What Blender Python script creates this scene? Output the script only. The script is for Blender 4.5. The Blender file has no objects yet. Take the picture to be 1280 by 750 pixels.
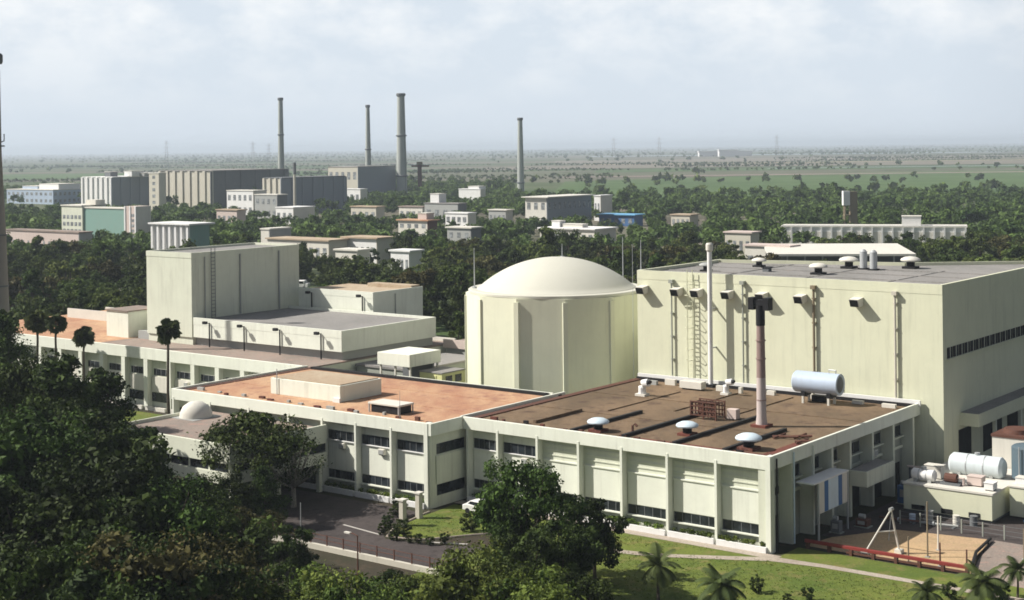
import bpy, bmesh, math, random
import numpy as np
from mathutils import Vector
random.seed(7)
R = math.radians
scene = bpy.context.scene
COL = scene.collection

# ------------------------------------------------------------------ camera survey (metres)
F, H, TH, PX, PY = 1867.0, 40.0, 0.0115, 640.0, 184.0
_c, _s = math.cos(TH), math.sin(TH)
def ab(x, y):
    dx, dy = x - PX, y - PY
    return dx*_c - dy*_s, dx*_s + dy*_c
def ground_at(x, y, z=0.0):
    a, b = ab(x, y); D = (H - z)*F/b
    return a/F*D, D
def point_at(x, y, D):
    a, b = ab(x, y)
    return a/F*D, D, H - b/F*D
# plant axes: U runs left and away along the front walls, V runs right and away
U = (-0.79177, 0.61082); V = (0.61082, 0.79177)
O = (24.8974, 145.6592)
PHI = math.atan2(U[1]*-1, -U[0])
def world(p, q): return O[0] + p*U[0] + q*V[0], O[1] + p*U[1] + q*V[1]
def plant(X, Y):
    dx, dy = X - O[0], Y - O[1]
    return dx*U[0] + dy*U[1], dx*V[0] + dy*V[1]

# ------------------------------------------------------------------ materials
def nodes(name):
    m = bpy.data.materials.new(name); m.use_nodes = True
    nt = m.node_tree; b = nt.nodes['Principled BSDF']
    return m, nt, b
def lk(nt, a, b): nt.links.new(a, b)
def noise(nt, vec, scale, detail=4, rough=0.6):
    n = nt.nodes.new('ShaderNodeTexNoise'); n.inputs['Scale'].default_value = scale
    n.inputs['Detail'].default_value = detail; n.inputs['Roughness'].default_value = rough
    if vec is not None: lk(nt, vec, n.inputs['Vector'])
    return n.outputs['Fac']
def mapped(nt, sc=(1, 1, 1), rot=0.0):
    g = nt.nodes.new('ShaderNodeNewGeometry'); mp = nt.nodes.new('ShaderNodeMapping')
    mp.inputs['Scale'].default_value = sc; mp.inputs['Rotation'].default_value = (0, 0, rot)
    lk(nt, g.outputs['Position'], mp.inputs['Vector']); return mp.outputs['Vector']
def ramp(nt, fac, lo, hi, c0=(0, 0, 0, 1), c1=(1, 1, 1, 1)):
    r = nt.nodes.new('ShaderNodeValToRGB'); e = r.color_ramp.elements
    e[0].position = lo; e[1].position = hi; e[0].color = c0; e[1].color = c1
    lk(nt, fac, r.inputs['Fac']); return r.outputs['Color']
def mix(nt, fac, a, b, mode='MIX'):
    m = nt.nodes.new('ShaderNodeMix'); m.data_type = 'RGBA'; m.blend_type = mode
    for sock, v in ((m.inputs['Factor'], fac), (m.inputs['A'], a), (m.inputs['B'], b)):
        if hasattr(v, 'links') or isinstance(v, bpy.types.NodeSocket): lk(nt, v, sock)
        elif isinstance(v, (int, float)): sock.default_value = v
        else: sock.default_value = (*v[:3], 1)
    return m.outputs['Result']
def bump(nt, b, h, strength=0.3, dist=0.05):
    n = nt.nodes.new('ShaderNodeBump'); n.inputs['Strength'].default_value = strength
    n.inputs['Distance'].default_value = dist
    lk(nt, h, n.inputs['Height']); lk(nt, n.outputs['Normal'], b.inputs['Normal'])
def painted(name, c, dirt=(0.25, 0.24, 0.2), amt=0.35, streak=0.35, rough=0.75, metal=0.0, scale=0.35):
    """weathered paint or plaster: broad mottling, rain streaks of their own shape, fine grain"""
    m, nt, b = nodes(name)
    f1 = ramp(nt, noise(nt, mapped(nt), scale, 5, 0.65), 0.42, 0.75)
    c1 = mix(nt, f1, c, tuple(x*0.86 + y*0.14 for x, y in zip(c, dirt)))
    f2 = ramp(nt, noise(nt, mapped(nt, (1.6, 1.6, 0.09)), 1.0, 6, 0.7), 0.5, 0.78)
    mm = nt.nodes.new('ShaderNodeMath'); mm.operation = 'MULTIPLY'; mm.inputs[1].default_value = streak
    fm = nt.nodes.new('ShaderNodeMath'); fm.operation = 'MULTIPLY'
    lk(nt, f2, fm.inputs[0]); lk(nt, ramp(nt, noise(nt, mapped(nt, (1, 1, 0.45)), 0.16, 3, 0.6), 0.40, 0.66, (0.12, 0.12, 0.12, 1), (1.35, 1.35, 1.35, 1)), fm.inputs[1])
    lk(nt, fm.outputs[0], mm.inputs[0])
    c2 = mix(nt, mm.outputs[0], c1, dirt)
    f3 = ramp(nt, noise(nt, mapped(nt), 2.3, 6, 0.75), 0.55, 0.8)
    m3 = nt.nodes.new('ShaderNodeMath'); m3.operation = 'MULTIPLY'; m3.inputs[1].default_value = amt
    lk(nt, f3, m3.inputs[0])
    c3 = mix(nt, m3.outputs[0], c2, tuple(x*0.7 for x in c))
    lk(nt, c3, b.inputs['Base Color'])
    b.inputs['Roughness'].default_value = rough; b.inputs['Metallic'].default_value = metal
    b.inputs['Specular IOR Level'].default_value = 0.25
    bump(nt, b, noise(nt, mapped(nt), 6.0, 4), 0.15, 0.02)
    return m
def patchy(name, c, c_b, c_c, s1=0.12, s2=0.9, rough=0.95, rot=PHI, stretch=(1, 0.35, 1)):
    """roof felt, earth, asphalt: three tones in patches at two scales"""
    m, nt, b = nodes(name)
    v = mapped(nt, stretch, -rot)
    a = mix(nt, ramp(nt, noise(nt, v, s1, 6, 0.65), 0.40, 0.62), c, c_b)
    f = ramp(nt, noise(nt, mapped(nt), s2, 7, 0.7), 0.52, 0.7)
    a = mix(nt, f, a, c_c)
    g = ramp(nt, noise(nt, mapped(nt), 7.0, 3), 0.3, 0.75, (0.7, 0.7, 0.7, 1), (1.2, 1.2, 1.2, 1))
    a = mix(nt, 1.0, a, g, 'MULTIPLY')
    lk(nt, a, b.inputs['Base Color']); b.inputs['Roughness'].default_value = rough
    b.inputs['Specular IOR Level'].default_value = 0.15
    bump(nt, b, noise(nt, mapped(nt), 4.0, 5), 0.4, 0.05)
    return m
def glass(name, c=(0.012, 0.015, 0.018), rough=0.18):
    m, nt, b = nodes(name)
    lk(nt, mix(nt, ramp(nt, noise(nt, mapped(nt), 0.7, 2), 0.45, 0.6), c, tuple(x*2.2 for x in c)), b.inputs['Base Color'])
    b.inputs['Roughness'].default_value = rough; b.inputs['Specular IOR Level'].default_value = 0.4
    return m
def leafy(name, dark, light, trans=0.22):
    m, nt, b = nodes(name)
    at = nt.nodes.new('ShaderNodeAttribute'); at.attribute_name = 'tint'
    oi = nt.nodes.new('ShaderNodeObjectInfo')
    c = mix(nt, at.outputs['Fac'], dark, light)
    hs = nt.nodes.new('ShaderNodeHueSaturation')
    mr = nt.nodes.new('ShaderNodeMapRange'); mr.inputs['To Min'].default_value = 0.7; mr.inputs['To Max'].default_value = 1.3
    lk(nt, oi.outputs['Random'], mr.inputs['Value']); lk(nt, mr.outputs['Result'], hs.inputs['Value'])
    mh = nt.nodes.new('ShaderNodeMapRange'); mh.inputs['To Min'].default_value = 0.485; mh.inputs['To Max'].default_value = 0.515
    ml = nt.nodes.new('ShaderNodeMath'); ml.operation = 'FRACT'
    mk = nt.nodes.new('ShaderNodeMath'); mk.operation = 'MULTIPLY'; mk.inputs[1].default_value = 7.3
    lk(nt, oi.outputs['Random'], mk.inputs[0]); lk(nt, mk.outputs[0], ml.inputs[0])
    lk(nt, ml.outputs[0], mh.inputs['Value']); lk(nt, mh.outputs['Result'], hs.inputs['Hue'])
    lk(nt, c, hs.inputs['Color'])
    lk(nt, hs.outputs['Color'], b.inputs['Base Color']); b.inputs['Roughness'].default_value = 0.65
    b.inputs['Specular IOR Level'].default_value = 0.1
    t = nt.nodes.new('ShaderNodeBsdfTranslucent'); lk(nt, hs.outputs['Color'], t.inputs['Color'])
    ms = nt.nodes.new('ShaderNodeMixShader'); ms.inputs[0].default_value = trans
    out = nt.nodes['Material Output']
    lk(nt, b.outputs[0], ms.inputs[1]); lk(nt, t.outputs[0], ms.inputs[2]); lk(nt, ms.outputs[0], out.inputs['Surface'])
    return m

MT = dict(
    cream=painted('cream_paint', (0.62, 0.64, 0.53), streak=0.5, amt=0.4),
    cream_fascia=painted('cream_fascia_paint', (0.71, 0.73, 0.64), streak=0.38),
    yellow=painted('yellow_cream_paint', (0.625, 0.635, 0.48), streak=0.42, amt=0.35, dirt=(0.30, 0.31, 0.24)),
    dome=painted('dome_white_paint', (0.54, 0.535, 0.465), streak=0.12, amt=0.16, dirt=(0.4, 0.4, 0.34)),
    cyl=painted('cylinder_cream_paint', (0.655, 0.665, 0.52), streak=0.3, amt=0.22, dirt=(0.34, 0.34, 0.27)),
    lime=painted('lime_paint', (0.62, 0.62, 0.30)),
    white=painted('white_paint', (0.72, 0.72, 0.71), streak=0.2),
    offwhite=painted('offwhite_plaster', (0.62, 0.60, 0.54)),
    grey=painted('grey_plaster', (0.33, 0.34, 0.33)),
    blue_grey_shade=painted('bluish_grey_shaded_wall', (0.22, 0.25, 0.28)),  # only for shaded right walls, shade put into the colour
    dark_grey=painted('dark_grey_cladding_and_shade', (0.13, 0.14, 0.15)),
    pale_blue=painted('pale_blue_plaster', (0.36, 0.44, 0.55)),
    teal=painted('teal_plaster', (0.19, 0.32, 0.28)),
    tan=painted('tan_plaster', (0.52, 0.495, 0.42)),
    pinkish=painted('pinkish_plaster', (0.55, 0.46, 0.42)),
    terracotta=patchy('terracotta_tiles', (0.52, 0.34, 0.21), (0.40, 0.215, 0.135), (0.30, 0.155, 0.11), 0.16, 0.5),
    brown_roof=patchy('brown_roof_felt', (0.135, 0.098, 0.064), (0.215, 0.150, 0.095), (0.088, 0.058, 0.044), 0.15, 0.45),
    red_felt=patchy('red_roof_felt', (0.17, 0.06, 0.045), (0.11, 0.05, 0.04), (0.22, 0.10, 0.07)),
    grey_roof=patchy('grey_roof_felt', (0.27, 0.26, 0.25), (0.22, 0.215, 0.205), (0.30, 0.28, 0.265)),
    pink_roof=patchy('pink_grey_roof', (0.30, 0.245, 0.21), (0.23, 0.195, 0.17), (0.36, 0.24, 0.20)),
    tan_roof=patchy('tan_roof_tiles', (0.46, 0.38, 0.28), (0.40, 0.31, 0.22), (0.36, 0.26, 0.18)),
    glass=glass('dark_window_glass'),
    far_glass=glass('far_window_glass', (0.13, 0.14, 0.145), 0.5),
    void=glass('unlit_interior', (0.006, 0.007, 0.008), 0.9),
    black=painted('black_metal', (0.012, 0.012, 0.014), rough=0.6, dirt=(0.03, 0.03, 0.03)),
    steel=painted('galvanised_steel', (0.42, 0.44, 0.45), rough=0.5, metal=0.3),
    hood=painted('pale_blue_hood', (0.55, 0.65, 0.72), rough=0.5, streak=0.15),
    tank=painted('blue_grey_tank_paint', (0.42, 0.50, 0.62), rough=0.5, streak=0.25),
    dark_tank=painted('dark_teal_tank_paint', (0.07, 0.11, 0.14), rough=0.5),
    pipe_red=painted('faded_red_stack_paint', (0.27, 0.195, 0.18), dirt=(0.12, 0.08, 0.07), streak=0.6),
    pipe_pale=painted('pale_pink_stack_paint', (0.46, 0.40, 0.38), dirt=(0.3, 0.2, 0.18), streak=0.4),
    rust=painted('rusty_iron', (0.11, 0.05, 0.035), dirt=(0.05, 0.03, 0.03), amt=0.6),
    red=painted('red_oxide_paint', (0.22, 0.035, 0.03), dirt=(0.08, 0.03, 0.025)),
    brown_pipe=painted('brown_pipe_paint', (0.22, 0.18, 0.12), dirt=(0.1, 0.07, 0.05)),
    blue=painted('blue_paint', (0.05, 0.13, 0.30)),
    blue_roof=painted('bright_blue_sheeting', (0.14, 0.40, 0.66), rough=0.45, streak=0.1),
    chimney=painted('weathered_chimney_concrete', (0.36, 0.385, 0.365), streak=0.55, scale=0.08),
    pale_tank=painted('pale_tank_paint', (0.56, 0.62, 0.64), rough=0.55, streak=0.35),
    concrete=painted('grey_green_concrete_and_shade', (0.30, 0.32, 0.28), streak=0.5),
    tower=painted('weathered_tower_paint', (0.24, 0.22, 0.20), streak=0.5),
    bark=patchy('tree_bark', (0.10, 0.085, 0.065), (0.07, 0.058, 0.045), (0.15, 0.13, 0.10), 0.6, 3.0),
    pale_bark=patchy('pale_bark', (0.30, 0.28, 0.24), (0.22, 0.20, 0.17), (0.38, 0.35, 0.30), 0.6, 3.0),
    leaf_dark=leafy('dark_leaves', (0.008, 0.016, 0.005), (0.062, 0.092, 0.021), 0.16),
    leaf_mid=leafy('mid_green_leaves', (0.011, 0.023, 0.006), (0.084, 0.130, 0.026), 0.18),
    leaf_bright=leafy('bright_green_leaves', (0.035, 0.064, 0.013), (0.165, 0.215, 0.045)),
    leaf_olive=leafy('olive_leaves', (0.024, 0.026, 0.009), (0.100, 0.092, 0.032), 0.14),
    leaf_wood=leafy('woodland_leaves', (0.014, 0.028, 0.008), (0.105, 0.150, 0.032), 0.2),
    leaf_wood_dark=leafy('dark_woodland_leaves', (0.012, 0.022, 0.007), (0.075, 0.105, 0.026), 0.18),
    leaf_wood_light=leafy('light_woodland_leaves', (0.030, 0.050, 0.013), (0.150, 0.185, 0.045), 0.2),
    grass_blade=leafy('grass_blades', (0.075, 0.11, 0.022), (0.17, 0.19, 0.05), 0.3),
    leaf_far=leafy('far_woodland_leaves', (0.020, 0.040, 0.011), (0.115, 0.165, 0.042)),
    frond=leafy('palm_fronds', (0.028, 0.040, 0.014), (0.095, 0.120, 0.04), 0.3),
    lawn=patchy('mown_grass', (0.135, 0.165, 0.034), (0.090, 0.13, 0.026), (0.21, 0.175, 0.07), 0.14, 0.35, stretch=(1, 1, 1)),
    soil=patchy('dark_soil', (0.05, 0.042, 0.030), (0.035, 0.04, 0.02), (0.08, 0.06, 0.04), 0.08, 0.5, stretch=(1, 1, 1)),
    asphalt=patchy('worn_asphalt', (0.060, 0.051, 0.050), (0.078, 0.066, 0.063), (0.042, 0.037, 0.036), 0.10, 0.8, stretch=(1, 1, 1)),
    paving=patchy('pale_paving', (0.40, 0.35, 0.29), (0.34, 0.29, 0.24), (0.44, 0.38, 0.33), 0.15, 1.2),
    sand=patchy('sandy_earth', (0.50, 0.35, 0.20), (0.44, 0.31, 0.19), (0.32, 0.26, 0.14), 0.12, 0.7, stretch=(1, 1, 1)),
    marking=painted('worn_road_paint', (0.42, 0.40, 0.37), amt=0.7),
)
# ------------------------------------------------------------------ mesh building
class MB:
    """collects faces in the plant frame (a = metres along U, b = metres along V) or, with flip=1, in a frame of its own"""
    def __init__(s, flip=-1): s.v, s.f, s.flip, s.smooth = [], [], flip, False
    def quadface(s, *pts):
        i = len(s.v); s.v += [(s.flip*a, b, z) for a, b, z in pts]; s.f.append(tuple(range(i, i + len(pts))))
    def box(s, a0, a1, b0, b1, z0, z1):
        i = len(s.v)
        s.v += [(s.flip*a, b, z) for z in (z0, z1) for a, b in ((a0, b0), (a1, b0), (a1, b1), (a0, b1))]
        s.f += [tuple(i + k for k in t) for t in ((0, 3, 2, 1), (4, 5, 6, 7), (0, 1, 5, 4), (1, 2, 6, 5), (2, 3, 7, 6), (3, 0, 4, 7))]
        return s
    def lathe(s, ca, cb, prof, n=20, cap=True):
        """prof: list of (radius, z)"""
        i = len(s.v); m = len(prof)
        for r, z in prof:
            for k in range(n):
                t = 2*math.pi*k/n; s.v.append((s.flip*ca + r*math.cos(t), cb + r*math.sin(t), z))
        for j in range(m - 1):
            for k in range(n):
                s.f.append((i + j*n + k, i + j*n + (k + 1) % n, i + (j + 1)*n + (k + 1) % n, i + (j + 1)*n + k))
        if cap:
            s.f.append(tuple(i + k for k in range(n))[::-1]); s.f.append(tuple(i + (m - 1)*n + k for k in range(n)))
        return s
    def tube(s, pts, rs, n=8, cap=True):
        """a swept round bar through 3-D points (a, b, z)"""
        P = [Vector((s.flip*a, b, z)) for a, b, z in pts]
        if isinstance(rs, (int, float)): rs = [rs]*len(P)
        i = len(s.v)
        for k, p in enumerate(P):
            d = (P[min(k + 1, len(P) - 1)] - P[max(k - 1, 0)]).normalized()
            x = d.orthogonal().normalized() if abs(d.z) > 0.95 else d.cross(Vector((0, 0, 1))).normalized()
            y = d.cross(x)
            for t in range(n):
                w = 2*math.pi*t/n; q = p + (x*math.cos(w) + y*math.sin(w))*rs[k]; s.v.append(tuple(q))
        for k in range(len(P) - 1):
            for t in range(n):
                s.f.append((i + k*n + t, i + k*n + (t + 1) % n, i + (k + 1)*n + (t + 1) % n, i + (k + 1)*n + t))
        if cap:
            s.f.append(tuple(i + t for t in range(n))[::-1]); s.f.append(tuple(i + (len(P) - 1)*n + t for t in range(n)))
        return s
    def mesh(s, name, mat, off=(0, 0, 0), bevel=0):
        me = bpy.data.meshes.new(name)
        me.from_pydata([(x - off[0], y - off[1], z - off[2]) for x, y, z in s.v], [], s.f)
        bm = bmesh.new(); bm.from_mesh(me); bmesh.ops.recalc_face_normals(bm, faces=bm.faces)
        if bevel: bmesh.ops.bevel(bm, geom=bm.edges[:], offset=bevel, segments=1, affect='EDGES')
        bm.to_mesh(me); bm.free()
        me.materials.append(MT[mat] if isinstance(mat, str) else mat)
        if s.smooth:
            me.shade_smooth(); me.set_sharp_from_angle(angle=R(35))
        return me
class Thing:
    def __init__(s, o, off): s.o, s.off = o, off
def tag(o, label, cat, group=None, kind=None):
    if label: o['label'] = label
    if cat: o['category'] = cat
    if group: o['group'] = group
    if kind: o['kind'] = kind
    return o
def thing(name, label, cat, p, q, z=0.0, group=None):
    """an Empty at the thing's base, turned with the plant's axes"""
    o = bpy.data.objects.new(name, None); COL.objects.link(o)
    x, y = world(p, q); o.location = (x, y, z); o.rotation_euler = (0, 0, PHI); o.empty_display_size = 0.5
    tag(o, label, cat, group); return Thing(o, (-p, q, z))
def thing_w(name, label, cat, x, y, z=0.0, rot=0.0, group=None):
    o = bpy.data.objects.new(name, None); COL.objects.link(o)
    o.location = (x, y, z); o.rotation_euler = (0, 0, rot); tag(o, label, cat, group); return Thing(o, (0, 0, 0))
def part(name, mb, mat, t, label=None, bevel=0, par=None):
    """a mesh of its own under thing t (or, with par, under one of its parts)"""
    o = bpy.data.objects.new(name, mb.mesh(name, mat, t.off, bevel)); COL.objects.link(o)
    o.parent = par if par is not None else t.o
    if label: o['label'] = label
    return o
def single(name, mb, mat, label, cat, p, q, z=0.0, group=None, kind=None, bevel=0):
    """a thing that is one mesh"""
    off = (mb.flip*p, q, z) if mb.flip < 0 else (0, 0, 0)
    o = bpy.data.objects.new(name, mb.mesh(name, mat, off, bevel)); COL.objects.link(o)
    x, y = world(p, q); o.location = (x, y, z); o.rotation_euler = (0, 0, PHI)
    return tag(o, label, cat, group, kind)
def rep(src, parent, dx=0, dy=0, dz=0):
    c = src.copy(); COL.objects.link(c); c.parent = parent
    c.location = src.location + Vector((dx, dy, dz)); return c
def B(*a, flip=-1): return MB(flip).box(*a)
def copy_thing(root, loc, rz=None, scale=None, label=None, group=None):
    c = root.copy(); COL.objects.link(c); c.location = loc
    if rz is not None: c.rotation_euler = (0, 0, rz)
    if scale is not None: c.scale = scale if hasattr(scale, '__len__') else (scale,)*3
    if label: c['label'] = label
    if group: c['group'] = group
    for ch in root.children:
        d = ch.copy(); COL.objects.link(d); d.parent = c
        for g in ch.children:
            e = g.copy(); COL.objects.link(e); e.parent = d
    return c

# ================================================================== THE SETTING
def sheet(name, pts, z, mat, label=None, sub=0):
    """a flat polygon on the ground, world coordinates"""
    me = bpy.data.meshes.new(name); me.from_pydata([(x, y, z) for x, y in pts], [], [tuple(range(len(pts)))])
    me.materials.append(MT[mat]); o = bpy.data.objects.new(name, me); COL.objects.link(o); o['kind'] = 'structure'
    if label: o['label'] = label
    return o
def plain_material():
    m, nt, b = nodes('farmland_plain')
    v = mapped(nt)
    big = noise(nt, mapped(nt, (0.28, 1.0, 1)), 0.0016, 6, 0.6)
    mid = noise(nt, v, 0.006, 6, 0.65)
    c = mix(nt, ramp(nt, big, 0.40, 0.58), (0.050, 0.085, 0.030), (0.145, 0.130, 0.105))
    vo = nt.nodes.new('ShaderNodeTexVoronoi'); vo.inputs['Scale'].default_value = 0.0032; vo.inputs['Randomness'].default_value = 0.85
    lk(nt, mapped(nt, (0.4, 0.9, 1), 0.12), vo.inputs['Vector'])
    sep = nt.nodes.new('ShaderNodeSeparateColor'); lk(nt, vo.outputs['Color'], sep.inputs['Color'])
    fld = ramp(nt, sep.outputs[0], 0.35, 0.75)
    c = mix(nt, 0.5, c, mix(nt, fld, (0.060, 0.100, 0.033), (0.165, 0.145, 0.120)))
    c = mix(nt, ramp(nt, mid, 0.56, 0.68), c, (0.045, 0.068, 0.028))
    fine = noise(nt, v, 0.05, 6, 0.7)
    c = mix(nt, ramp(nt, fine, 0.54, 0.75), c, (0.05, 0.07, 0.03))
    lk(nt, c, b.inputs['Base Color']); b.inputs['Roughness'].default_value = 1.0
    b.inputs['Specular IOR Level'].default_value = 0.05
    return m
MT['plain'] = plain_material()
ax = [-60000, -35000, -20000, -12000, -7000, -4000, -2500, -1500, -900, -500, -250, -120, -40, 40, 120, 250, 500, 900, 1500, 2500, 4000, 7000, 12000, 20000, 35000, 60000]
n = len(ax); gm = bpy.data.meshes.new('ground')
gm.from_pydata([(x, y, 0) for y in ax for x in ax], [], [(j*n + i, j*n + i + 1, (j + 1)*n + i + 1, (j + 1)*n + i) for j in range(n - 1) for i in range(n - 1)])
gm.materials.append(MT['plain']); g = bpy.data.objects.new('ground', gm); COL.objects.link(g); g['kind'] = 'structure'
W = world
sheet('soil', [W(170, -60), W(-40, -60), W(-60, 100), W(190, 110)], 0.02, 'soil')
sheet('lawn', [W(24, -30), W(-45, -32), W(-45, 3.6), W(-1, 3.6), W(-1, -0.2), W(24, -0.2)], 0.05, 'lawn')
sheet('lawn', [W(38.0, -6.2), W(38.0, -8.0), W(36.6, -14), W(35.2, -16.6), W(31.5, -15.6), W(28.6, -11.2), W(25.5, -7.0), W(22, -2.2), W(38.5, -2.2)], 0.06, 'lawn')
sheet('lawn', [W(140, 8), W(100, -8), W(96, 4), W(100, 16), W(140, 16)], 0.05, 'lawn')
sheet('driveway', [W(66, -24), W(22, -24), W(22, -13), W(29, -16.5), W(34.8, -17.6), W(37.4, -15.5), W(39.0, -8), W(39.4, -7.1), W(56, -7.1), W(72, -8)], 0.04, 'asphalt')
sheet('sidewalk', [W(39.0, -1.7), W(-1.2, -1.7), W(-1.2, -0.25), W(39.0, -0.25)], 0.07, 'paving')
sheet('footpath', [W(15.5, -9.2), W(9, -7.6), W(3.0, -4.6), W(-1.2, -2.4), W(-6, -1.6), W(-30, -1.2), W(-30, -0.2), W(-6, -0.5), W(-1.2, -0.9), W(3.4, -3.4), W(9, -6.4), W(15.5, -8.0)], 0.08, 'paving')
sheet('sand_yard', [W(-1.2, 4.6), W(-18.2, 4.2), W(-16.6, 9.5), W(-15.4, 17.2), W(-6, 15.5), W(-2, 9.0)], 0.06, 'sand')
sheet('service_yard', [W(-0.8, 9.0), W(-60, 17.2), W(-60, 60), W(-0.8, 37)], 0.05, 'asphalt')
sheet('gravel_strip', [W(-18.5, 3.2), W(-24, 2.8), W(-24, 17), W(-15.8, 17.2), W(-17, 9.5)], 0.055, 'pink_roof')
for mk in ([W(42.4, -15.8), W(36.4, -16.6), W(36.4, -16.9), W(42.4, -16.1)], [W(30.2, -16.2), W(26.6, -14.6), W(26.6, -14.2), W(30.2, -15.8)]):
    sheet('road_marking', mk, 0.062, 'marking')
# kerb round the lawn island
kb = MB()
isl = [(38.4, -6.6), (38.2, -8.0), (36.8, -14.2), (35.2, -17.0), (31.4, -16.0), (28.3, -11.4), (25.2, -7.2)]
kb.tube([(a, b_, 0.08) for a, b_ in isl], 0.13, 6)
o = single('kerb', kb, 'paving', None, None, 35, -12, 0, kind='structure')
# pale water channels and a dry road far out on the plain
def strip(name, y0, y1, x0, x1, mat, z=0.5): return sheet(name, [(x0, y0), (x1, y0 + 40), (x1, y1 + 40), (x0, y1)], z, mat)
mw, nt, b = nodes('still_water'); b.inputs['Base Color'].default_value = (0.25, 0.3, 0.33, 1); b.inputs['Roughness'].default_value = 0.12
lk(nt, noise(nt, mapped(nt), 0.02, 3), b.inputs['Roughness']); MT['water'] = mw
strip('water', 5550, 5900, 300, 1900, 'water')
strip('path', 3150, 3230, 150, 2600, 'tan_roof')
strip('water', 2440, 2475, 420, 1500, 'water')
strip('path', 1900, 1945, 60, 900, 'pink_roof')
MT['field'] = patchy('young_crop', (0.082, 0.135, 0.045), (0.055, 0.100, 0.032), (0.115, 0.135, 0.06), 0.012, 0.06, stretch=(0.4, 1, 1))
MT['fallow'] = patchy('fallow_earth', (0.21, 0.18, 0.15), (0.17, 0.155, 0.12), (0.13, 0.15, 0.08), 0.008, 0.04, stretch=(0.3, 1, 1))
sheet('field', [(20, 1050), (160, 960), (330, 1010), (620, 940), (980, 1000), (990, 1950), (700, 2080), (420, 1990), (60, 1700)], 0.3, 'field')
sheet('field', [(120, 2250), (700, 2320), (1300, 2250), (1320, 2420), (650, 2500), (140, 2440)], 0.3, 'field')
sheet('field', [(-60, 2600), (500, 2700), (1500, 2620), (1520, 3080), (800, 3110), (-40, 3020)], 0.3, 'fallow')
sheet('field', [(100, 3400), (900, 3500), (2200, 3420), (2200, 4300), (1000, 4500), (120, 4200)], 0.3, 'fallow')
sheet('field', [(-1500, 2300), (-700, 2200), (-250, 2300), (-220, 2700), (-800, 2800), (-1500, 2700)], 0.3, 'field')

# ================================================================== MAIN TWO STOREY BUILDING
main = thing('office_building', 'long cream two storey building with finned front and flat terracotta and brown roofs', 'building', 0, 0)
WALL = 0.9
def body(name, a0, a1, b0, b1, z0, z1, mat, t, label=None): return part(name, B(a0, a1, b0, b1, z0, z1), mat, t, label)
body('wall', 1.5, 38.5, WALL, 36.9, 0, 8.9, 'cream', main)
part('side_wall', B(1.44, 1.497, 1.35, 36.8, 0, 8.88), 'concrete', main, 'grimy grey green side wall with shade painted in')  # shade and grime of this side put into a darker wall colour
part('corner_wall', B(0.63, 1.497, 0.905, 1.345, 0, 8.9), 'cream', main)
body('wall', 39.6, 82.6, -5.5 + WALL, 18.6, 0, 8.9, 'cream', main)
body('roof', 0.35, 39.3, 0.35, 36.95, 8.903, 9.12, 'brown_roof', main, 'brown felted flat roof')
body('roof', 39.65, 82.7, -5.15, 18.7, 8.906, 9.16, 'terracotta', main, 'terracotta tiled flat roof')
# fascias (parapets)
FZ0, FZ1 = 8.12, 9.5
for a in ((0.0, 38.95, 0.0, 0.34), (39.3, 83.0, -5.5, -5.16), (0.0, 0.34, 0.343, 36.95), (38.96, 39.3, -5.5, 0.0), (82.68, 83.0, -5.157, 18.7), (39.31, 39.62, 0.345, 20.5), (40, 66, 18.71, 19.0)):
    part('fascia', B(*a, FZ0, FZ1), 'cream_fascia', main, bevel=0.03)
# reddish flashing behind the front parapets; left strips paint in parapet shadow
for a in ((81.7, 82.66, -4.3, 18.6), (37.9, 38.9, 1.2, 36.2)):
    part('flashing_and_shade', B(*a, 9.127, 9.24), 'rust', main, 'dark brown strip painted as parapet shadow')
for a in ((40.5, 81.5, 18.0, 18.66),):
    part('flashing_and_shade', B(*a, 9.17, 9.5), 'black', main)  # black strip drawing the dark line along the back edge
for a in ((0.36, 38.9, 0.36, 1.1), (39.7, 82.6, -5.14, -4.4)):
    part('flashing_and_shade', B(*a, 9.125, 9.20), 'red_felt', main)
part('felt_patch', B(0.5, 17, 1.11, 2.5, 9.122, 9.135), 'red_felt', main, 'reddish felt strip')
part('felt_patch', B(0.5, 2.2, 2.51, 9.5, 9.122, 9.134), 'red_felt', main)
part('coping', B(-0.2, 38.9, 36.4, 36.7, 9.15, 9.85), 'white', main, 'white upstand along the back of the roof')
part('gutter', B(0.2, 38.6, 35.7, 36.0, 9.13, 9.5), 'black', main)
part('flashing_and_shade', B(39.2, 40.6, 19.01, 19.6, 9.0, 9.3), 'black', main)
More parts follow.
